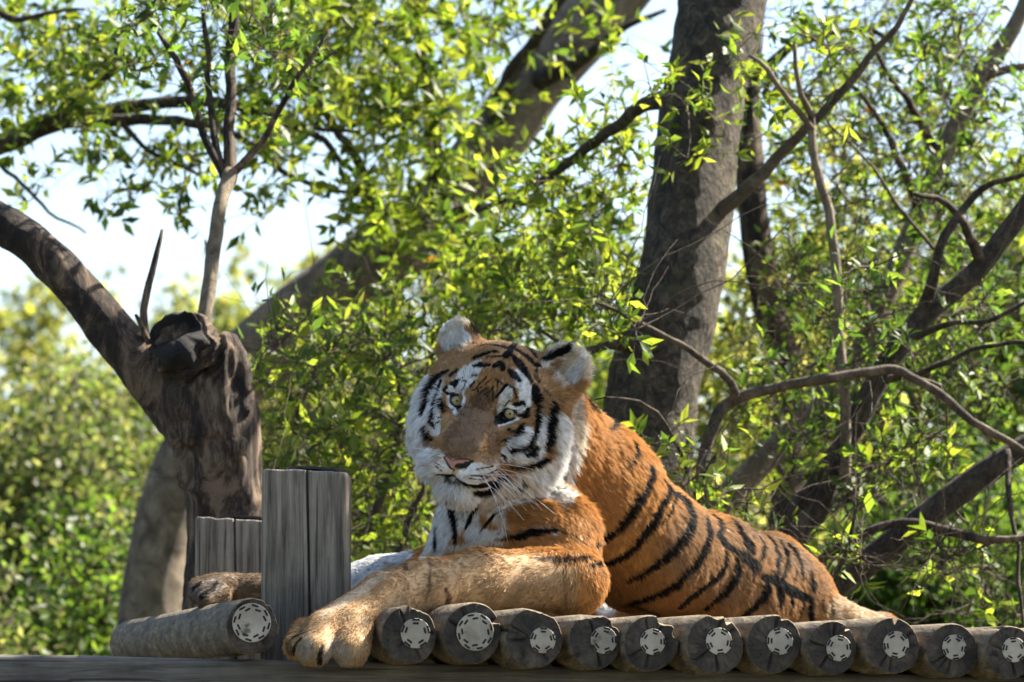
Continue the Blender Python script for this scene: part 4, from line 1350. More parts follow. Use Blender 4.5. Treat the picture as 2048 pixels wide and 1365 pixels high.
he(0, -0.075, -0.135, 0.080, 0.08, 0.055, 0.04)                  # throat
# mouth line
for sx in (-1, 1):
    G.cone(H(0, 0.113, -0.149), 0.0035, H(sx * 0.045, 0.088, -0.163), 0.004, 0.008, 'sub')
    G.cone(H(sx * 0.045, 0.088, -0.163), 0.004, H(sx * 0.080, 0.03, -0.149), 0.004, 0.008, 'sub')
G.cone(H(0, 0.120, -0.135), 0.003, H(0, 0.116, -0.147), 0.003, 0.008, 'sub')   # philtrum
for sx in (-1, 1):
    G.cone(H(sx * 0.017, 0.121, -0.122), 0.005, H(sx * 0.024, 0.107, -0.118), 0.004, 0.006, 'sub')  # nostrils
# eyes: sockets, lids, openings
EYE_R = 0.0185
EYES = []
for sx in (-1, 1):
    e = np.array([sx * 0.0575, -0.006, 0.0])
    EYES.append(e)
    he(e[0], e[1] + 0.032, e[2], 0.022, 0.022, 0.019, 0.02, 'sub')
    he(e[0], e[1], e[2], EYE_R + 0.0045, EYE_R + 0.0045, EYE_R + 0.0045, 0.008)
    he(e[0] - sx * 0.002, e[1] + 0.017, e[2], 0.0152, 0.018, 0.0112, 0.004, 'sub')
# ears: cupped shells turned outward
for sx in (-1, 1):
    ec = np.array([sx * 0.118, -0.105, 0.106])
    up = np.array([sx * 0.30, -0.10, 0.95]); up /= np.linalg.norm(up)
    fw = np.array([sx * 0.42, 0.90, 0.0]); fw -= up * np.dot(fw, up); fw /= np.linalg.norm(fw)
    rt = np.cross(fw, up)
    RL = np.stack([rt, fw, up])
    RW = RL @ HR
    G.ell(H(*ec), (0.050, 0.021, 0.051), 0.03, 'add', RW)
    G.ell(H(*(ec + fw * 0.016 + up * 0.004)), (0.040, 0.018, 0.042), 0.006, 'sub', RW)

SKIN_V, SKIN_Q = G.mesh()
del G


def smooth_mesh(V, Q, it, lam):
    e = np.concatenate([Q[:, [0, 1]], Q[:, [1, 2]], Q[:, [2, 3]], Q[:, [3, 0]]])
    e = np.concatenate([e, e[:, ::-1]])
    deg = np.bincount(e[:, 0], minlength=len(V))[:, None]
    for _ in range(it):
        s = np.stack([np.bincount(e[:, 0], weights=V[e[:, 1], k], minlength=len(V)) for k in range(3)], axis=-1)
        V = V + lam * (s / deg - V)
    return V


SKIN_V = smooth_mesh(SKIN_V, SKIN_Q, 2, 0.5)


def vert_normals(V, Q):
    n = np.cross(V[Q[:, 2]] - V[Q[:, 0]], V[Q[:, 3]] - V[Q[:, 1]])
    out = np.stack([sum(np.bincount(Q[:, c], weights=n[:, k], minlength=len(V)) for c in range(4)) for k in range(3)], axis=-1)
    return out / (np.linalg.norm(out, axis=1)[:, None] + 1e-12)


SKIN_N = vert_normals(SKIN_V, SKIN_Q)
# ------------------------------------------------------------------ coat: strokes laid on the skin, in the order painted
BVH = BVHTree.FromPolygons(SKIN_V.tolist(), SKIN_Q.tolist())
CAM_P = Vector((0, 0, CAM_Z))


def on_skin(px, py):
    """Where the sight line through a pixel meets the tiger (nearest skin point if it just misses)."""
    q = P(px, py, 7.5)
    d = (Vector(q) - CAM_P).normalized()
    loc, nor, _, _ = BVH.ray_cast(CAM_P, d)
    if loc is None:
        best = None
        for Y in np.linspace(7.0, 8.5, 13):
            l, n_, _, dist = BVH.find_nearest(Vector(P(px, py, Y)))
            if l is not None and (best is None or dist < best[0]):
                best = (dist, l)
        if best is None or best[0] > 0.05:
            return None
        loc = best[1]
    return np.array(loc)


ZOOM = {
    'A': (760, 600, 3.034), 'B': (810, 730, 4.873), 'C': (900, 640, 6.5), 'D': (1080, 900, 3.9),
    'E': (1350, 980, 4.707), 'F': (820, 960, 4.875), 'G': (560, 1080, 5.057), 'I': (0, 0, 1.0),
}
ORANGE = (0.46, 0.240, 0.082)
DEEP = (0.33, 0.155, 0.050)
TAN = (0.40, 0.235, 0.105)
FAWN = (0.41, 0.265, 0.130)
PALE = (0.54, 0.42, 0.28)
CREAM = (0.70, 0.62, 0.50)
WHITE = (0.80, 0.79, 0.76)
GREY = (0.42, 0.38, 0.33)
BROWN = (0.15, 0.085, 0.040)
NOSEB = (0.170, 0.100, 0.048)
DKBR = (0.075, 0.035, 0.014)
BLACK = (0.006, 0.0055, 0.0055)
PINK = (0.46, 0.20, 0.145)
STROKES = []


def S(zoom, color, soft, *pts, alpha=1.0):
    """pts: (x, y, half width) in the pixels of that enlarged view."""
    x0, y0, s = ZOOM[zoom]
    STROKES.append((color, soft, alpha, [(x0 + p[0] / s, y0 + p[1] / s, p[2] / s) for p in pts]))


# -------- body grounds
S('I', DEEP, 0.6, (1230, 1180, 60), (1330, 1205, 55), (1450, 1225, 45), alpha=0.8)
S('I', FAWN, 0.6, (1130, 1180, 50), (1000, 1165, 60), (880, 1170, 60), (760, 1200, 60), (660, 1270, 70))
S('I', FAWN, 0.4, (600, 1285, 45), (700, 1300, 50))
S('I', ORANGE, 0.5, (1185, 1100, 36), (1185, 1200, 30))
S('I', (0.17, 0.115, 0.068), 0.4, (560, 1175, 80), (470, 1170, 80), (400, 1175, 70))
S('I', (0.30, 0.175, 0.085), 0.7, (1380, 1090, 70), (1480, 1140, 85), (1560, 1160, 85), (1620, 1185, 60), alpha=0.95)  # hips toned browner, their weaker sunlight painted into the coat
S('I', (0.27, 0.19, 0.125), 0.7, (1480, 1055, 22), (1560, 1085, 26), (1610, 1130, 24), alpha=0.7)  # greyer rump top, its lit edge painted into the coat
S('I', PALE, 0.6, (1680, 1225, 30), (1760, 1245, 30))
S('I', WHITE, 0.4, (1212, 1222, 18))
# throat, chest, inner arms
S('F', WHITE, 0.35, (420, 60, 110), (420, 250, 140), (300, 480, 170), (200, 680, 150))
S('F', WHITE, 0.4, (560, 330, 90), (620, 560, 90), (780, 560, 60), (900, 545, 40))
S('I', (0.70, 0.70, 0.70), 0.4, (800, 1112, 24), (750, 1128, 30), (705, 1142, 34))
S('F', CREAM, 0.6, (760, 330, 60), (860, 420, 60), (960, 470, 40), alpha=0.8)
S('F', CREAM, 0.5, (100, 765, 22), (400, 690, 26), (720, 640, 34), (900, 625, 26))
S('G', PALE, 0.6, (1100, 300, 60), (880, 470, 60), (640, 620, 60), (420, 760, 50), alpha=0.8)
S('F', ORANGE, 0.6, (1050, 380, 110), (1300, 330, 150), (1560, 420, 140))
S('F', DEEP, 0.7, (1000, 370, 60), (1200, 420, 80), alpha=0.5)
# -------- head grounds
S('A', TAN, 0.3, (700, 320, 160), (620, 480, 200), (560, 700, 240), (900, 800, 260), alpha=1)
S('A', CREAM, 0.5, (1180, 600, 50), (1200, 800, 60), (1190, 950, 40))
S('A', TAN, 0.5, (1000, 480, 70), (1100, 620, 60), (1140, 800, 40))
S('A', TAN, 0.5, (420, 360, 60), (320, 440, 40))
S('A', WHITE, 0.4, (250, 480, 45), (205, 620, 55), (205, 780, 60), (250, 930, 70), (320, 1050, 60))
S('A', WHITE, 0.3, (345, 560, 30), (320, 680, 38), (335, 790, 40))
S('A', WHITE, 0.25, (600, 390, 28), (540, 450, 62), (480, 510, 52), (430, 545, 28))
S('A', WHITE, 0.25, (415, 600, 18), (435, 655, 22), (465, 685, 16))
S('A', WHITE, 0.25, (505, 560, 14), (512, 610, 14), (500, 650, 8))
S('A', WHITE, 0.25, (845, 460, 40), (885, 540, 42), (885, 620, 42), (850, 660, 30), (790, 650, 25))
S('A', WHITE, 0.3, (780, 540, 38), (755, 610, 40), (720, 680, 24))
S('A', FAWN, 0.5, (990, 600, 34), (1000, 720, 40), (960, 640, 20))
S('A', WHITE, 0.35, (900, 810, 40), (840, 880, 55), (780, 940, 50))
S('A', WHITE, 0.35, (1010, 740, 30), (985, 850, 45), (960, 930, 40), (860, 970, 40))
S('A', WHITE, 0.35, (1110, 760, 50), (1120, 900, 75), (1120, 1040, 80), (1120, 1130, 60))
S('A', WHITE, 0.35, (1010, 1060, 70), (920, 1110, 70), (820, 1130, 60))
S('A', (0.66, 0.60, 0.52), 0.4, (345, 930, 26), (380, 1010, 50), (430, 1055, 36))
S('A', WHITE, 0.35, (370, 960, 26), (410, 1030, 30))
S('A', (0.62, 0.54, 0.44), 0.4, (480, 1060, 26), (580, 1040, 40), (700, 1010, 40))
S('A', WHITE, 0.35, (480, 1068, 20), (560, 1012, 30), (590, 1080, 24))
S('A', WHITE, 0.35, (360, 1140, 60), (470, 1180, 80), (550, 1220, 60), (420, 1250, 70))
S('A', ORANGE, 0.5, (640, 520, 75), (600, 590, 60), alpha=0.75)
S('A', BROWN, 0.5, (640, 600, 75), (585, 720, 110), (510, 850, 110), alpha=0.9)
S('A', NOSEB, 0.5, (560, 720, 70), (480, 860, 100), (460, 930, 80), alpha=0.9)
S('A', BROWN, 0.5, (690, 700, 40), (680, 800, 40), (690, 900, 50), alpha=0.8)
S('A', (0.34, 0.17, 0.06), 0.6, (640, 850, 14), (625, 920, 16))
S('A', (0.30, 0.19, 0.11), 0.5, (600, 950, 30), (680, 985, 30), alpha=0.8)
S('A', ORANGE, 0.5, (400, 600, 14), (395, 660, 20), (410, 700, 20), alpha=0.8)
# ears
S('A', WHITE, 0.4, (400, 170, 44), (450, 190, 66), (510, 210, 50), (420, 260, 50))
S('A', TAN, 0.4, (530, 160, 14), (575, 230, 16), (590, 260, 14))
S('A', GREY, 0.6, (440, 285, 24), (480, 295, 20), alpha=0.7)
S('A', CREAM, 0.4, (1200, 330, 60), (1150, 420, 70), (1110, 470, 70))
S('A', WHITE, 0.5, (1225, 280, 24), (1230, 370, 34), (1180, 470, 40))
S('A', TAN, 0.5, (1080, 370, 26), (1040, 420, 36), alpha=0.8)
S('A', BROWN, 0.5, (1100, 500, 20), (1125, 505, 18))
# -------- head stripes
S('B', BLACK, 0.3, (400, 270, 10), (455, 288, 15), (500, 288, 15), (548, 330, 9))
S('B', BLACK, 0.3, (455, 290, 14), (462, 350, 20), (490, 400, 18), (520, 420, 16), (545, 400, 12))
S('B', BLACK, 0.3, (510, 425, 9), (522, 450, 5))
S('B', BLACK, 0.25, (880, 565, 16), (905, 530, 30), (950, 480, 22), (1020, 440, 13), (1080, 462, 16), (1115, 495, 13), (1150, 492, 8))
S('B', BLACK, 0.25, (885, 575, 14), (940, 558, 28), (1010, 545, 16), (1080, 520, 10))
S('B', WHITE, 0.2, (915, 592, 9), (1000, 578, 12), (1060, 556, 12), (1108, 522, 12))
S('B', BLACK, 0.3, (450, 178, 18), (495, 170, 26), (485, 208, 14))
S('B', BLACK, 0.4, (500, 160, 9), (580, 112, 4))
S('B', BLACK, 0.4, (555, 150, 5), (600, 150, 5), (560, 250, 4))
S('B', BLACK, 0.3, (380, 245, 14), (408, 208, 12))
S('B', BLACK, 0.3, (660, 100, 8), (705, 96, 7))
for a in (((640, 205, 12), (680, 162, 9)), ((660, 245, 9), (745, 212, 6)), ((700, 215, 6), (800, 112, 7)), ((720, 275, 5), (800, 228, 6)),
          ((760, 300, 4), (850, 230, 5)), ((862, 200, 6), (858, 340, 4)), ((800, 290, 4), (830, 330, 3)), ((780, 190, 6), (850, 130, 6)),
          ((890, 140, 10), (960, 190, 8)), ((905, 160, 6), (900, 250, 4)), ((690, 270, 4), (720, 250, 4))):
    S('B', BLACK, 0.5, *a, alpha=0.9)
S('B', BLACK, 0.3, (885, 315, 12), (950, 240, 12), (990, 190, 14))
S('B', BLACK, 0.3, (1000, 182, 9), (1060, 222, 10), (1090, 312, 7))
S('B', BLACK, 0.4, (972, 405, 4), (1022, 340, 5))
S('B', GREY, 0.6, (1010, 290, 20), (1030, 320, 14), alpha=0.6)
S('B', BLACK, 0.25, (1045, 386, 7), (1110, 377, 22), (1158, 362, 15), (1172, 402, 7))
S('B', BLACK, 0.3, (1160, 510, 12), (1195, 490, 24), (1208, 420, 16))
S('B', BLACK, 0.25, (1160, 575, 10), (1130, 640, 36), (1100, 690, 22))
S('B', BLACK, 0.3, (1020, 632, 14), (1040, 645, 18))
S('B', BLACK, 0.3, (975, 730, 10), (995, 742, 16))
S('B', BLACK, 0.3, (1020, 720, 12), (1038, 732, 12))
S('B', BLACK, 0.3, (950, 742, 6), (955, 760, 6))
S('B', BLACK, 0.25, (1322, 415, 16), (1312, 540, 26), (1285, 680, 22), (1240, 780, 22), (1180, 830, 18), (1060, 848, 20))
S('B', BLACK, 0.3, (1285, 820, 22), (1260, 860, 40), (1190, 885, 18))
S('B', BLACK, 0.3, (1070, 870, 12), (1050, 900, 6))
S('B', BLACK, 0.25, (1268, 215, 26), (1285, 320, 46), (1305, 395, 16))
S('B', BLACK, 0.25, (1462, 380, 20), (1432, 560, 34), (1440, 700, 36), (1405, 830, 28))
S('B', BLACK, 0.3, (1055, 1005, 14), (1190, 1005, 18), (1310, 965, 34), (1395, 925, 24))
S('B', BLACK, 0.3, (915, 838, 8), (942, 872, 7), (975, 898, 16), (1000, 950, 5))
S('B', BLACK, 0.25, (328, 340, 12), (338, 410, 27), (358, 460, 14))
S('B', BLACK, 0.25, (348, 155, 14), (295, 280, 13), (265, 430, 14), (243, 560, 16), (272, 612, 11))
S('B', BLACK, 0.25, (420, 52, 14), (290, 130, 28), (222, 250, 33), (190, 400, 28), (168, 500, 18))
S('B', BLACK, 0.3, (505, 48, 14), (440, 100, 16))
S('B', BLACK, 0.3, (178, 640, 16), (215, 715, 26), (258, 742, 8))
S('B', BLACK, 0.3, (318, 512, 8), (362, 510, 5))
S('B', BLACK, 0.3, (290, 575, 9), (335, 548, 5))
for a in (((650, 1082, 7), (780, 1085, 8), (905, 1020, 7)), ((700, 1022, 6), (860, 992, 6)), ((640, 1110, 5), (760, 1120, 6), (880, 1065, 5)),
          ((282, 880, 7), (315, 912, 6)), ((258, 930, 4), (372, 1002, 4)), ((300, 990, 4), (360, 1040, 4)), ((275, 760, 5), (300, 690, 5))):
    S('B', BLACK, 0.5, *a, alpha=0.85)
S('B', BLACK, 0.3, (300, 1072, 9), (400, 1085, 15), (468, 1080, 10), (520, 1130, 13), (620, 1180, 16), (720, 1190, 22), (830, 1165, 30), (900, 1130, 24), (1010, 1112, 24))
S('B', BLACK, 0.6, (400, 1120, 24), (460, 1150, 18), (540, 1182, 12), alpha=0.8)
S('B', BLACK, 0.4, (715, 1235, 40), (790, 1215, 62), (870, 1180, 44))  # black patch under the jaw, widened as painted shade below the chin
for a in (((480, 1195, 5), (500, 1200, 5)), ((535, 1215, 8), (545, 1225, 6)), ((520, 1255, 5), (525, 1262, 5)), ((585, 1200, 5), (600, 1205, 4))):
    S('B', BLACK, 0.5, *a, alpha=0.8)
S('B', BLACK, 0.3, (1130, 1180, 20), (1170, 1165, 24))
S('B', BLACK, 0.3, (470, 1030, 5), (468, 1082, 4))
S('B', PINK, 0.25, (368, 845, 9), (420, 920, 26), (480, 968, 36), (560, 945, 20), (630, 928, 8))
S('B', BLACK, 0.3, (500, 990, 16), (575, 985, 26), (652, 942, 14))
S('B', BLACK, 0.3, (352, 830, 5), (385, 915, 7), (440, 1005, 9), (475, 1025, 8))
S('B', BLACK, 0.4, (375, 860, 3), (450, 930, 3), (560, 925, 3), (640, 925, 4))
# crown of the head
S('C', BLACK, 0.25, (550, 260, 10), (680, 250, 15), (820, 270, 15), (880, 310, 18))
S('C', BLACK, 0.25, (400, 340, 10), (520, 320, 19), (640, 340, 18), (730, 370, 18))
S('C', BLACK, 0.25, (305, 492, 16), (420, 452, 24), (560, 415, 13), (640, 420, 14))
S('C', BLACK, 0.25, (480, 482, 10), (600, 472, 13), (720, 470, 16))
S('C', BLACK, 0.25, (880, 285, 26), (800, 370, 36), (740, 460, 42))
S('C', BLACK, 0.25, (298, 592, 8), (400, 580, 30), (520, 580, 14))
S('C', BLACK, 0.3, (570, 600, 22), (660, 560, 34), (690, 625, 34))
S('C', BLACK, 0.25, (770, 648, 22), (840, 720, 40), (900, 775, 24), (925, 795, 10))
S('C', BLACK, 0.25, (810, 470, 30), (900, 560, 45), (970, 660, 38), (1030, 740, 24), (1060, 800, 22))
S('C', BLACK, 0.25, (820, 370, 18), (930, 430, 24), (1040, 510, 30), (1110, 590, 24), (1180, 590, 22))
S('C', BLACK, 0.25, (900, 310, 28), (1000, 360, 38), (1080, 430, 24), (1130, 490, 16))
S('C', BLACK, 0.25, (880, 240, 10), (1000, 255, 15), (1110, 290, 24), (1190, 355, 46), (1235, 405, 18))
S('C', BLACK, 0.3, (1230, 500, 30), (1310, 460, 45), (1420, 415, 45), (1550, 350, 30), (1630, 300, 12))
S('C', DKBR, 0.4, (1130, 640, 18), (1110, 720, 30), (1160, 800, 18), alpha=0.85)
S('C', BLACK, 0.4, (1230, 900, 16), (1330, 1000, 14), alpha=0.6)
S('C', BLACK, 0.25, (1372, 1090, 20), (1362, 1200, 44), (1330, 1330, 40))
S('C', BLACK, 0.25, (1172, 1150, 26), (1162, 1250, 38), (1150, 1350, 32))
S('A', BLACK, 0.3, (545, 150, 10), (585, 190, 14), (590, 215, 8))
S('A', BLACK, 0.5, (1105, 1000, 14), (1095, 1080, 20), alpha=0.7)
# -------- nape
S('A', BLACK, 0.4, (1250, 500, 16), (1290, 590, 26), (1320, 690, 14), alpha=0.85)
S('A', BLACK, 0.4, (1435, 740, 20), (1425, 780, 18), (1395, 800, 8))
S('A', DKBR, 0.6, (1200, 620, 14), (1230, 760, 12), alpha=0.4)
# -------- shoulder and flank stripes
S('D', BLACK, 0.2, (748, -10, 22), (765, 60, 22), (725, 112, 14), (700, 155, 6))
S('D', DKBR, 0.6, (640, 190, 6), (700, 140, 8), alpha=0.5)
S('D', BLACK, 0.2, (868, 150, 20), (882, 220, 26), (832, 340, 31), (765, 440, 37), (700, 540, 33), (620, 630, 27), (500, 712, 27), (440, 775, 14))
S('D', BLACK, 0.2, (968, 250, 16), (1012, 340, 30), (960, 440, 30), (905, 540, 36), (840, 640, 39), (770, 740, 28), (680, 830, 24), (560, 885, 22), (400, 915, 16))
S('D', BLACK, 0.2, (1012, 310, 24), (1055, 375, 20), (1040, 450, 18), (990, 540, 15), (940, 580, 12))
S('D', BLACK, 0.2, (1120, 395, 12), (1165, 470, 30), (1195, 560, 34), (1160, 660, 32), (1090, 745, 38), (1000, 840, 36), (900, 920, 26), (800, 990, 20), (680, 1035, 10))
S('D', BLACK, 0.2, (1300, 780, 16), (1230, 890, 26), (1170, 965, 26), (1080, 1058, 26), (980, 1112, 28), (850, 1170, 24), (700, 1212, 14))
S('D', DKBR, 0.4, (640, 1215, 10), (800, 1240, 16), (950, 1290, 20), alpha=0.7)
S('F', BLACK, 0.3, (820, 597, 6), (960, 582, 13), (1080, 562, 28), (1180, 532, 34), (1320, 515, 26), (1440, 502, 14))
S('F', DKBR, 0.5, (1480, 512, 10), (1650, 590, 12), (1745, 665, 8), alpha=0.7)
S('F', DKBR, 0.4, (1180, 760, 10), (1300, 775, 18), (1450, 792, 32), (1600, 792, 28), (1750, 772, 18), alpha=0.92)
S('F', BLACK, 0.3, (370, 205, 14), (400, 320, 30), (425, 440, 22), (430, 560, 22), (436, 655, 12))
S('F', BLACK, 0.35, (240, 480, 7), (240, 580, 15), (246, 695, 16))
S('F', BLACK, 0.35, (645, 255, 16), (600, 360, 20), (560, 450, 13), (530, 500, 7))
S('F', BLACK, 0.35, (690, 525, 7), (760, 430, 14), (810, 360, 11), (900, 300, 8), (980, 270, 5))
S('F', DKBR, 0.5, (760, 300, 5), (880, 222, 8), (1000, 180, 6), (1160, 150, 6))
S('F', DKBR, 0.5, (640, 672, 6), (790, 770, 5), alpha=0.8)
S('F', DKBR, 0.5, (860, 750, 5), (960, 830, 5), alpha=0.6)
S('F', BROWN, 0.6, (185, 810, 20), (205, 860, 18), (180, 960, 18), (190, 1060, 20), (150, 1180, 18), alpha=0.75)
S('F', DKBR, 0.4, (340, 1060, 12), (372, 1140, 24), (360, 1260, 30), alpha=0.9)
S('F', BROWN, 0.7, (1500, 900, 16), (1520, 1250, 22), alpha=0.5)
S('G', DKBR, 0.5, (1270, 250, 18), (1262, 310, 24), alpha=0.75)
S('G', (0.40, 0.31, 0.22), 0.5, (560, 1140, 130), (640, 1220, 100))
S('G', (0.32, 0.25, 0.18), 0.5, (260, 1030, 70), (250, 1160, 90))
S('G', TAN, 0.6, (480, 900, 90), (600, 860, 60), alpha=0.7)
S('G', BLACK, 0.4, (425, 1080, 10), (398, 1180, 22), (388, 1290, 18))  # dark gap between the toes, shade painted into the coat
S('G', BLACK, 0.4, (215, 1000, 10), (165, 1060, 18), (140, 1160, 16))  # next toe gap, its shade painted the same way
for q in range(9):
    S('G', DKBR, 0.6, (70 + q * 22, 1040 - q * 12, 5), (130 + q * 20, 985 - q * 8, 4), alpha=0.7)
S('G', DKBR, 0.5, (80, 1080, 30), (100, 1150, 25), alpha=0.7)
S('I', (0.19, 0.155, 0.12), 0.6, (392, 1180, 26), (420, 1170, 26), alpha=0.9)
S('I', BLACK, 0.4, (402, 1195, 5), (425, 1178, 4), (432, 1165, 3))
S('I', BLACK, 0.4, (385, 1180, 3), (400, 1166, 3))
S('I', DKBR, 0.5, (465, 1160, 5), (470, 1190, 6), alpha=0.5)
# -------- loin and rump
for pts in (
        ((20, 60, 28), (120, 130, 30), (180, 280, 36), (160, 390, 40), (80, 480, 45), (0, 570, 45)),
        ((298, 260, 22), (310, 350, 38), (330, 440, 38), (270, 600, 45), (200, 720, 36), (110, 830, 28), (0, 925, 18)),
        ((335, 228, 16), (420, 300, 34), (455, 390, 34), (400, 445, 34)),
        ((440, 480, 32), (520, 560, 28), (620, 622, 28), (700, 690, 44), (770, 740, 50)),
        ((492, 600, 18), (470, 720, 30), (420, 810, 31), (300, 900, 30), (180, 1000, 36), (60, 1090, 36)),
        ((582, 660, 18), (602, 760, 35), (572, 870, 36), (480, 970, 36), (380, 1050, 28), (280, 1125, 16)),
        ((742, 760, 24), (732, 870, 12)),
        ((852, 880, 22), (872, 960, 40), (820, 1060, 40), (740, 1120, 30), (660, 1195, 40)),
        ((960, 850, 32), (1002, 960, 45), (1000, 1060, 28), (978, 1130, 14)),
        ((820, 830, 26), (960, 872, 44), (1060, 950, 45), (1180, 1000, 35), (1255, 1032, 28)),
        ((540, 280, 12), (600, 360, 24), (650, 450, 30), (700, 530, 46), (722, 610, 34), (680, 622, 18)),
        ((700, 370, 10), (780, 430, 22), (840, 530, 23), (832, 630, 20), (800, 685, 12)),
        ((860, 430, 12), (930, 520, 26), (982, 640, 30), (972, 760, 30), (940, 835, 28)),
        ((990, 490, 14), (1050, 600, 26), (1062, 720, 28), (1020, 835, 20)),
        ((1070, 520, 18), (1140, 600, 23), (1190, 720, 20), (1202, 850, 16)),
        ((1135, 770, 10), (1122, 880, 13)),
        ((1278, 780, 14), (1292, 900, 35), (1312, 935, 38)),
        ((1090, 1020, 16), (1102, 1100, 16), (1060, 1185, 12)),
        ((1190, 1020, 16), (1202, 1110, 18), (1162, 1205, 14)),
        ((1282, 1050, 22), (1272, 1150, 26), (1290, 1265, 20))):
    S('E', BLACK, 0.2, *pts)
S('E', DKBR, 0.5, (1390, 1040, 12), (1412, 1160, 16), alpha=0.8)
S('E', DKBR, 0.5, (1482, 1050, 12), (1492, 1180, 16), alpha=0.8)
S('E', TAN, 0.7, (1620, 1150, 40), (1640, 1250, 40), alpha=0.6)

# strokes turned into 3D polylines on the skin
STROKES3 = []
for color, soft, alpha, pts in STROKES:
    q = []
    for a, b in zip(pts[:-1], pts[1:]) if len(pts) > 1 else ((pts[0], pts[0]),):
        m = max(2, int(math.hypot(b[0] - a[0], b[1] - a[1]) / 7) + 1)
        for t in np.linspace(0, 1, m, endpoint=False):
            q.append([a[i] + (b[i] - a[i]) * t for i in range(3)])
    q.append(list(pts[-1]))
    if len(q) > 5:
        q = catmull([(p[0], p[1], p[2]) for p in q], len(q)).tolist()
    run = []
    for x, y, w in q:
        p = on_skin(x, y)
        if p is None:
            continue
        run.append((p[0], p[1], p[2], max(w * ((1.2 if x > 1160 and y > 860 else 1.3) if sum(color) < 0.2 else 1.0), 1.4) * mpp(p[1])))
    if run:
        STROKES3.append((np.array(color), soft, alpha, np.array(run)))


VIEW = np.array([0.0, math.cos(PITCH), math.sin(PITCH)])


def squash(p):
    """Strokes keep their look on skin that slopes away: distances along the sight line count less."""
    return p - VIEW * ((p @ VIEW) * 0.55)[..., None]


for _s in STROKES3:
    _s[3][:, :3] = squash(_s[3][:, :3])


def coat(V, Nrm, rough=True):
    """Colour of the coat at skin points V."""
    n = len(V)
    col = np.tile(np.array(ORANGE), (n, 1))
    vis = np.einsum('ij,ij->i', Nrm, np.array([0, 0, CAM_Z])[None, :] - V)
    vis /= np.linalg.norm(V - np.array([0, 0, CAM_Z]), axis=1)
    # the side the photograph does not show: white belly, plain tiger stripes round the trunk
    ax = np.array([0.55, 0.80, -0.12])
    ax /= np.linalg.norm(ax)
    s = V @ ax
    wob = vnoise(V, 7.0, 3, 2) * 0.045
    st = np.sin((s + wob) * 2 * np.pi / 0.085)
    back = np.clip((-vis - 0.05) / 0.15, 0, 1)
    trunk = (V[:, 0] > 0.18) | (V[:, 1] > 7.75)
    col = np.where((trunk & (st > 0.55))[:, None], col * (1 - back[:, None]) + np.array(BLACK) * back[:, None], col)
    # head: tawny crown and sides, white ruff, chin and throat, pale ear fronts with black backs
    h = (V - HEAD_O) @ HR.T
    m = (np.abs(h[:, 0]) < 0.2) & (h[:, 1] > -0.15) & (h[:, 2] > -0.22) & (h[:, 2] < 0.2)
    def put(w, c):
        w = np.clip(w, 0, 1) * m
        col[:] = col * (1 - w[:, None]) + np.array(c) * w[:, None]
    put((h[:, 1] + 0.15) / 0.03, TAN)
    put(np.minimum((np.abs(h[:, 0]) - 0.085) / 0.02, np.minimum((0.045 - h[:, 2]) / 0.03, (h[:, 1] + 0.14) / 0.03)), WHITE)
    put(np.minimum((-0.125 - h[:, 2]) / 0.02, (h[:, 1] + 0.13) / 0.03), WHITE)
    put(np.minimum((h[:, 2] - 0.095) / 0.01, (np.abs(h[:, 0]) - 0.075) / 0.008), CREAM)
    hn = Nrm @ HR.T
    put(np.minimum((h[:, 2] - 0.085) / 0.01, (np.abs(h[:, 0]) - 0.070) / 0.008) * np.clip((-hn[:, 1] - 0.1) / 0.2, 0, 1), BLACK)
    edge = vnoise(V, 110.0, 5, 2) if rough else 0
    V = squash(V)
    for color, soft, alpha, run in STROKES3:
        wmax = run[:, 3].max() * (1.3 + soft)
        lo, hi = run[:, :3].min(0) - wmax, run[:, :3].max(0) + wmax
        idx = np.nonzero(np.all((V >= lo) & (V <= hi), axis=1))[0]
        if len(idx) == 0:
            continue
        p = V[idx]
        best = np.full(len(idx), 9.0)
        if len(run) == 1:
            best = np.linalg.norm(p - run[0, :3], axis=1) / run[0, 3]
        for a, b in zip(run[:-1], run[1:]):
            d = b[:3] - a[:3]
            L = d @ d
            if L > 0.09 ** 2:
                continue
            t = np.clip(((p - a[:3]) @ d) / (L + 1e-12), 0, 1)
            dist = np.linalg.norm(p - a[:3] - t[:, None] * d, axis=1) / (a[3] + t * (b[3] - a[3]))
            best = np.minimum(best, dist)
        e = 1 + (edge[idx] * 0.28 if rough else 0)
        w = np.clip((e + soft * 0.5 - best) / max(soft, 0.05), 0, 1) * alpha
        w = w * w * (3 - 2 * w)
        col[idx] = col[idx] * (1 - w[:, None]) + color * w[:, None]
    return col
# ------------------------------------------------------------------ lay of the fur
FLOW = []


def flow(length, lift, *pts):
    """Direction of growth along a pixel polyline; length in metres; lift 0..1."""
    q = [on_skin(*p) for p in pts]
    for a, b in zip(q[:-1], q[1:]):
        if a is None or b is None:
            continue
        d = b - a
        L = np.linalg.norm(d)
        if L < 1e-4:
            continue
        FLOW.append(((a + b) / 2, d / L, length, lift))


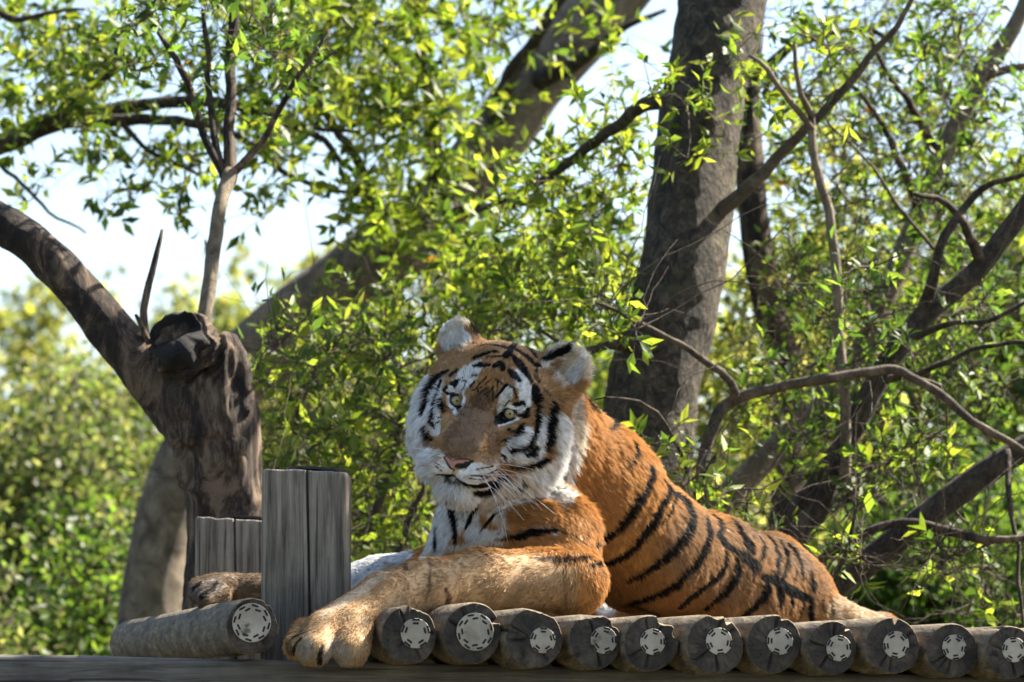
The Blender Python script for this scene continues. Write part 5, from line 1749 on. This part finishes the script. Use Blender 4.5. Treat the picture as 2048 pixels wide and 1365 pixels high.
flow(0.004, 0.15, (905, 915), (930, 870), (955, 830))
flow(0.005, 0.2, (940, 910), (965, 870), (980, 835))
flow(0.005, 0.2, (880, 900), (885, 860), (895, 830))
flow(0.009, 0.3, (960, 810), (975, 770), (1000, 730), (1035, 690))
flow(0.009, 0.3, (935, 790), (940, 750), (960, 715), (1000, 680))
flow(0.009, 0.3, (1000, 800), (1030, 760), (1060, 720))
flow(0.007, 0.3, (905, 780), (895, 755), (880, 740))
flow(0.007, 0.3, (1040, 810), (1060, 780), (1080, 750))
flow(0.014, 0.35, (890, 810), (870, 820), (850, 840))
flow(0.026, 0.45, (865, 770), (845, 790), (832, 830))
flow(0.026, 0.45, (855, 840), (842, 880), (842, 920))
flow(0.028, 0.5, (880, 900), (862, 930), (860, 965))
flow(0.010, 0.3, (1040, 845), (1065, 850), (1085, 860))
flow(0.016, 0.35, (1030, 880), (1060, 900), (1090, 930))
flow(0.024, 0.4, (1080, 800), (1110, 840), (1130, 890))
flow(0.030, 0.45, (1100, 870), (1125, 920), (1140, 970))
flow(0.036, 0.4, (1090, 930), (1105, 970), (1120, 1000))
flow(0.034, 0.4, (1120, 930), (1135, 965), (1140, 1000))
flow(0.030, 0.4, (1040, 950), (1070, 975), (1100, 1000))
flow(0.006, 0.25, (930, 940), (960, 945), (1000, 945))
flow(0.005, 0.25, (900, 935), (880, 935), (868, 925))
flow(0.016, 0.4, (915, 975), (915, 1000), (910, 1020))
flow(0.018, 0.4, (940, 980), (955, 1000), (960, 1020))
flow(0.018, 0.4, (890, 970), (880, 990), (878, 1010))
flow(0.013, 0.25, (890, 1010), (870, 1070), (840, 1110))
flow(0.013, 0.25, (930, 1020), (910, 1070), (900, 1110))
flow(0.012, 0.25, (970, 1030), (960, 1060), (950, 1080))
flow(0.018, 0.35, (1170, 800), (1190, 850), (1230, 900), (1260, 950))
flow(0.020, 0.35, (1200, 790), (1240, 850), (1275, 900))
flow(0.017, 0.35, (1150, 930), (1180, 980), (1220, 1030))
flow(0.014, 0.25, (1020, 1020), (1080, 1040), (1130, 1080), (1160, 1130))
flow(0.013, 0.25, (1100, 1010), (1140, 1040), (1170, 1090))
flow(0.011, 0.25, (1150, 1110), (1150, 1160), (1140, 1200))
flow(0.016, 0.4, (1190, 1150), (1195, 1190), (1205, 1230))
flow(0.010, 0.25, (1120, 1130), (1060, 1160), (1000, 1190))
flow(0.010, 0.25, (1000, 1110), (930, 1140), (870, 1190))
flow(0.010, 0.25, (900, 1120), (820, 1150), (760, 1190))
flow(0.009, 0.25, (820, 1180), (760, 1210), (720, 1250))
flow(0.008, 0.25, (740, 1190), (680, 1240), (640, 1280))
flow(0.009, 0.3, (720, 1240), (705, 1280), (695, 1320))
flow(0.009, 0.3, (650, 1250), (625, 1280), (610, 1310))
flow(0.010, 0.3, (610, 1262), (590, 1280), (580, 1300))
flow(0.010, 0.3, (830, 1115), (770, 1130), (710, 1150))
flow(0.009, 0.3, (510, 1170), (450, 1165), (400, 1175), (385, 1195))
for dx, dy in ((0, 0), (70, 50), (150, 70), (230, 100), (300, 130)):
    flow(0.015, 0.3, (1250 + dx, 960 + dy), (1290 + dx, 1020 + dy), (1320 + dx, 1080 + dy))
for dx, dy in ((0, 0), (110, 20), (220, 30), (330, 40)):
    flow(0.014, 0.28, (1210 + dx, 1070 + dy), (1250 + dx, 1120 + dy), (1275 + dx, 1170 + dy))
flow(0.014, 0.3, (1590, 1130), (1620, 1180), (1650, 1215), (1740, 1245))
flow(0.010, 0.3, (905, 710), (905, 680), (908, 655))
flow(0.014, 0.5, (935, 700), (925, 680), (920, 660))
flow(0.014, 0.5, (1110, 760), (1130, 735), (1160, 700))
flow(0.022, 0.5, (1120, 770), (1145, 765), (1170, 770))
FL_C = np.array([f[0] for f in FLOW])
FL_D = np.array([f[1] for f in FLOW])
FL_L = np.array([f[2] for f in FLOW])
FL_T = np.array([f[3] for f in FLOW])


def flow_at(p):
    d2 = ((p[:, None, :] - FL_C[None, :, :]) ** 2).sum(-1)
    w = 1.0 / (d2 + 2e-4) ** 2.2
    w /= w.sum(1)[:, None]
    return w @ FL_D, w @ FL_L, w @ FL_T


# skin object with the coat's colours
TIGER = empty('tiger', (0.25, 7.75, 1.675))
tag(TIGER, 'striped orange tiger lying on the log deck with its head raised', 'tiger')


def skin_mat(nt, out):
    n = N(nt)
    at = n('Attribute', attribute_name='coat')
    bs = n('BsdfPrincipled', i_Roughness=0.75)
    no = n('TexNoise', i_Scale=400.0, i_Detail=3.0)
    mix = n('MixRGB', blend_type='MULTIPLY')
    mix.inputs['Fac'].default_value = 0.5
    n.link(at.outputs['Color'], mix.inputs['Color1'])
    n.link(n.ramp(no.outputs['Fac'], [(0.3, (0.6, 0.6, 0.6)), (0.7, (1.1, 1.1, 1.1))]), mix.inputs['Color2'])
    n.link(mix.outputs['Color'], bs.inputs['Base Color'])
    n.link(bs.outputs['BSDF'], out.inputs['Surface'])


def fur_mat(nt, out):
    n = N(nt)
    at = n('Attribute', attribute_name='fur_color')
    d = n('BsdfDiffuse')
    t = n('BsdfTranslucent')
    g = n('BsdfPrincipled', i_Roughness=0.5)
    g.inputs['Specular IOR Level'].default_value = 0.12
    for s_ in (d, t):
        n.link(at.outputs['Color'], s_.inputs['Color'])
    n.link(at.outputs['Color'], g.inputs['Base Color'])
    m = n('MixShader', i_Fac=0.28)
    n.link(g.outputs['BSDF'], m.inputs[1])
    n.link(t.outputs['BSDF'], m.inputs[2])
    n.link(m.outputs['Shader'], out.inputs['Surface'])


M_SKIN = material('tiger_skin', skin_mat)
M_FUR = material('tiger_fur', fur_mat)
body = mesh_obj('body', SKIN_V, SKIN_Q, M_SKIN)
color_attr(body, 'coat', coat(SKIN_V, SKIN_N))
adopt(body, TIGER)

def unit_rows(a):
    return a / (np.linalg.norm(a, axis=1)[:, None] + 1e-12)


# roots
rng = np.random.default_rng(11)
TRI = np.concatenate([SKIN_Q[:, [0, 1, 2]], SKIN_Q[:, [0, 2, 3]]])
_a, _b, _c = SKIN_V[TRI[:, 0]], SKIN_V[TRI[:, 1]], SKIN_V[TRI[:, 2]]
area = 0.5 * np.linalg.norm(np.cross(_b - _a, _c - _a), axis=1)
tc = (_a + _b + _c) / 3
tn = (SKIN_N[TRI[:, 0]] + SKIN_N[TRI[:, 1]] + SKIN_N[TRI[:, 2]]) / 3
face_side = np.einsum('ij,ij->i', tn, np.array([0, 0, CAM_Z]) - tc) / np.linalg.norm(tc - np.array([0, 0, CAM_Z]), axis=1)
hl = (tc - HEAD_O) @ HR.T                                  # head coordinates
in_head = (np.abs(hl[:, 0]) < 0.2) & (hl[:, 1] > -0.2) & (hl[:, 2] > -0.24) & (hl[:, 2] < 0.2)
dens = np.where(in_head, 640000.0, 330000.0)
dens *= np.where(face_side > -0.15, 1.0, np.where(face_side > -0.5, 0.5, 0.22))
for e in EYES:
    de = np.linalg.norm(hl - (e + np.array([0, 0.010, 0])), axis=1)
    dens = np.where(de < 0.0185, 0, dens)
# bare nose leather
dn = (hl - np.array([0, 0.112, -0.121])) / np.array([0.030, 0.022, 0.017])
dens = np.where((np.linalg.norm(dn, axis=1) < 1.0), 0, dens)
lam = area * dens
cnt = rng.poisson(lam)
tri = np.repeat(np.arange(len(TRI)), cnt)
NH = len(tri)
u, v = rng.random(NH), rng.random(NH)
sw = u + v > 1
u[sw], v[sw] = 1 - u[sw], 1 - v[sw]
root_p = _a[tri] + (_b[tri] - _a[tri]) * u[:, None] + (_c[tri] - _a[tri]) * v[:, None]
root_n = SKIN_N[TRI[tri, 0]] * (1 - u - v)[:, None] + SKIN_N[TRI[tri, 1]] * u[:, None] + SKIN_N[TRI[tri, 2]] * v[:, None]
root_n /= np.linalg.norm(root_n, axis=1)[:, None]
fd = np.zeros((NH, 3))
flen = np.zeros(NH)
flift = np.zeros(NH)
for i in range(0, NH, 60000):
    sl = slice(i, i + 60000)
    fd[sl], flen[sl], flift[sl] = flow_at(root_p[sl])
fd -= root_n * np.einsum('ij,ij->i', fd, root_n)[:, None]
fd /= np.linalg.norm(fd, axis=1)[:, None] + 1e-9
# locks: neighbouring hairs lean together
clump = np.stack([vnoise(root_p, 55.0, 21 + k, 2) for k in range(3)], axis=-1)
fine = np.stack([vnoise(root_p, 190.0, 31 + k, 1) for k in range(3)], axis=-1)
lift = np.clip(flift + 0.18 * clump[:, 0] + rng.normal(0, 0.07, NH), 0.08, 0.9)
d0 = fd * np.sqrt(1 - lift ** 2)[:, None] + root_n * lift[:, None] + clump * 0.28 + fine * 0.22 + rng.normal(0, 0.09, (NH, 3))
d0 /= np.linalg.norm(d0, axis=1)[:, None]
L = flen * np.where(flen < 0.011, 0.85, np.where(flen > 0.019, 1.0, 1.05)) * rng.uniform(0.55, 1.25, NH)
# locks: hairs rooted in the same small cell lean to a common tip and share a shade
cell = np.where(flen < 0.0095, 0.0030, 0.0072)
key = np.floor(root_p / cell[:, None] + rng.normal(0, 0.28, (NH, 3))).astype(np.int64)
hid = key[:, 0] * 73856093 ^ key[:, 1] * 19349663 ^ key[:, 2] * 83492791
_, lock = np.unique(hid, return_inverse=True)
nlock = lock.max() + 1
cntl = np.bincount(lock, minlength=nlock)[:, None]
mean = lambda a: np.stack([np.bincount(lock, weights=a[:, k], minlength=nlock) for k in range(3)], axis=-1) / cntl
lc = mean(root_p)
ld = unit_rows(mean(d0) + rng.normal(0, 0.10, (nlock, 3)))
lockL = rng.uniform(0.75, 1.2, nlock)
L = L * lockL[lock]
NP = 4
pts = np.zeros((NH, NP, 3), dtype=np.float32)
cur = root_p - root_n * 0.0008
dirn = d0.copy()
pts[:, 0] = cur
for k in range(1, NP):
    cur = cur + dirn * (L / (NP - 1))[:, None]
    t = k / (NP - 1)
    gather = lc[lock] + ld[lock] * (L * t)[:, None]
    pts[:, k] = cur + (gather - cur) * (0.52 * t)
    dirn = dirn + fd * 0.30 + np.array([0, 0, -0.10]) * (L / 0.03)[:, None]
    dirn /= np.linalg.norm(dirn, axis=1)[:, None]
# each hair takes the coat's colour where its outer half lies over the skin
q = rng.uniform(0.62, 1.0, NH)[:, None]
show = pts[:, 1] * (1 - q) + pts[:, 3] * q
show = show - root_n * np.einsum('ij,ij->i', show - root_p, root_n)[:, None]
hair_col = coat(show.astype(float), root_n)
shade = rng.normal(0, 0.15, nlock)
hair_col *= np.clip(1 + rng.normal(0, 0.16, NH) + shade[lock] * np.where(flen < 0.0075, 0.4, 1.0) + 0.10 * clump[:, 1], 0.35, 1.7)[:, None]
hair_col = np.clip(hair_col, 0, 0.92)


def hair_object(name, pts, rad0, rad1, cols, mat, parent):
    n, m, _ = pts.shape
    hc_ = bpy.data.hair_curves.new(name)
    hc_.add_curves([m] * n)
    hc_.attributes['position'].data.foreach_set('vector', np.ascontiguousarray(pts, dtype=np.float32).ravel())
    ra = hc_.attributes.get('radius') or hc_.attributes.new('radius', 'FLOAT', 'POINT')
    t = np.linspace(0, 1, m)[None, :]
    r = rad0[:, None] * (1 - t) + rad1[:, None] * t
    ra.data.foreach_set('value', r.astype(np.float32).ravel())
    ca = hc_.attributes.new('fur_color', 'FLOAT_COLOR', 'CURVE')
    c = np.ones((n, 4), dtype=np.float32)
    c[:, :3] = cols
    ca.data.foreach_set('color', c.ravel())
    hc_.materials.append(mat)
    ob = bpy.data.objects.new(name, hc_)
    COL.objects.link(ob)
    return adopt(ob, parent)


r0 = np.where(flen < 0.007, 0.00030, 0.00044) * rng.uniform(0.8, 1.2, NH)
fur = hair_object('fur', pts, r0, r0 * 0.25, hair_col, M_FUR, TIGER)
print('HAIRS', NH, 'STROKES', len(STROKES3))


# ---- eyes
def eye_mat(nt, out):
    n = N(nt)
    tc_ = n('TexCoord')
    sep = n('SeparateXYZ')
    n.link(tc_.outputs['Object'], sep.inputs['Vector'])
    m1 = n('Math', operation='POWER'); m1.inputs[1].default_value = 2
    m2 = n('Math', operation='POWER'); m2.inputs[1].default_value = 2
    n.link(sep.outputs['X'], m1.inputs[0]); n.link(sep.outputs['Y'], m2.inputs[0])
    ad = n('Math', operation='ADD'); n.link(m1.outputs[0], ad.inputs[0]); n.link(m2.outputs[0], ad.inputs[1])
    sq = n('Math', operation='SQRT'); n.link(ad.outputs[0], sq.inputs[0])
    dv = n('Math', operation='DIVIDE'); dv.inputs[1].default_value = 0.0185; n.link(sq.outputs[0], dv.inputs[0])
    no = n('TexNoise', i_Scale=500.0, i_Detail=2.0); n.link(tc_.outputs['Object'], no.inputs['Vector'])
    col = n.ramp(dv.outputs[0], [(0.0, (0.003, 0.003, 0.003)), (0.10, (0.003, 0.003, 0.003)), (0.15, (0.36, 0.27, 0.10)),
                                 (0.36, (0.40, 0.32, 0.15)), (0.50, (0.26, 0.21, 0.09)), (0.58, (0.03, 0.025, 0.02)), (0.8, (0.015, 0.012, 0.01))])
    mx = n('MixRGB', blend_type='MULTIPLY'); mx.inputs['Fac'].default_value = 0.5
    n.link(col, mx.inputs['Color1']); n.link(n.ramp(no.outputs['Fac'], [(0.3, (0.6, 0.6, 0.6)), (0.7, (1.15, 1.15, 1.15))]), mx.inputs['Color2'])
    bs = n('BsdfPrincipled', i_Roughness=0.06)
    n.link(mx.outputs['Color'], bs.inputs['Base Color'])
    n.link(bs.outputs['BSDF'], out.inputs['Surface'])


M_EYE = material('tiger_eye', eye_mat)
for e, look in zip(EYES, ((0.02, 0.0), (0.0, 0.0))):
    ns, nr = 32, 20
    vs, fs = [], []
    for a in range(nr + 1):
        ph = math.pi * a / nr
        for b in range(ns):
            t = 2 * math.pi * b / ns
            vs.append((EYE_R * math.sin(ph) * math.cos(t), EYE_R * math.sin(ph) * math.sin(t), EYE_R * math.cos(ph)))
    for a in range(nr):
        for b in range(ns):
            fs.append((a * ns + b, (a + 1) * ns + b, (a + 1) * ns + (b + 1) % ns, a * ns + (b + 1) % ns))
    eo = mesh_obj('eye', np.array(vs), fs, M_EYE)
    c = H(*e)
    to_cam = np.array([0, 0, CAM_Z]) - c
    to_cam /= np.linalg.norm(to_cam)
    g = to_cam * 0.75 + h_f * 0.25 + np.array([look[0], 0, look[1]])
    eo.rotation_euler = Vector(g).to_track_quat('Z', 'Y').to_euler()
    eo.location = tuple(c)
    eo.parent = TIGER
    eo.matrix_parent_inverse = Matrix.Translation(-Vector(TIGER.location))

# ---- whiskers: each one a fine tapering bristle
M_WHISK = flat_mat('whisker', (0.72, 0.72, 0.70), 0.45)
WH = []
rngw = np.random.default_rng(9)
for k in range(17):       # right pad, sweeping back and down
    a = (690 + rngw.uniform(-110, 50), 1040 + rngw.uniform(-50, 50))
    ang = math.radians(rngw.uniform(-2, 58))
    ln = rngw.uniform(170, 430)
    WH.append((a, ang, ln, rngw.uniform(0.12, 0.42)))
for k in range(13):       # left pad
    a = (345 + rngw.uniform(-18, 26), 930 + rngw.uniform(-50, 60))
    ang = math.radians(180 + rngw.uniform(-30, 22))
    ln = rngw.uniform(110, 250)
    WH.append((a, ang, ln, rngw.uniform(-0.4, 0.05)))
for k in range(5):        # above the chin
    a = (470 + rngw.uniform(-50, 90), 1190 + rngw.uniform(-20, 20))
    WH.append((a, math.radians(rngw.uniform(80, 130)), rngw.uniform(60, 120), 0.1))
for (a, ang, ln, bend) in WH:
    x0, y0, s_ = ZOOM['A']
    p0 = on_skin(x0 + a[0] / s_, y0 + a[1] / s_)
    if p0 is None:
        continue
    n = 10
    side = 1 if math.cos(ang) > 0 else -1
    c = [p0]
    cur = np.array(p0)
    st = ln / s_ * 0.001 / (n - 1)
    for k in range(1, n):
        t = k / (n - 1)
        aa = ang + bend * t
        out_y = -0.55 * (1 - t) + 0.25 * t
        d = np.array([math.cos(aa), out_y, -math.sin(aa)])
        cur = cur + d / np.linalg.norm(d[[0, 2]]) * st
        c.append(cur.copy())
    c = np.array(c)
    v_, f_ = tube(c, np.linspace(0.00045, 0.00016, n), 4)
    adopt(mesh_obj('whisker', v_, f_, M_WHISK), TIGER)
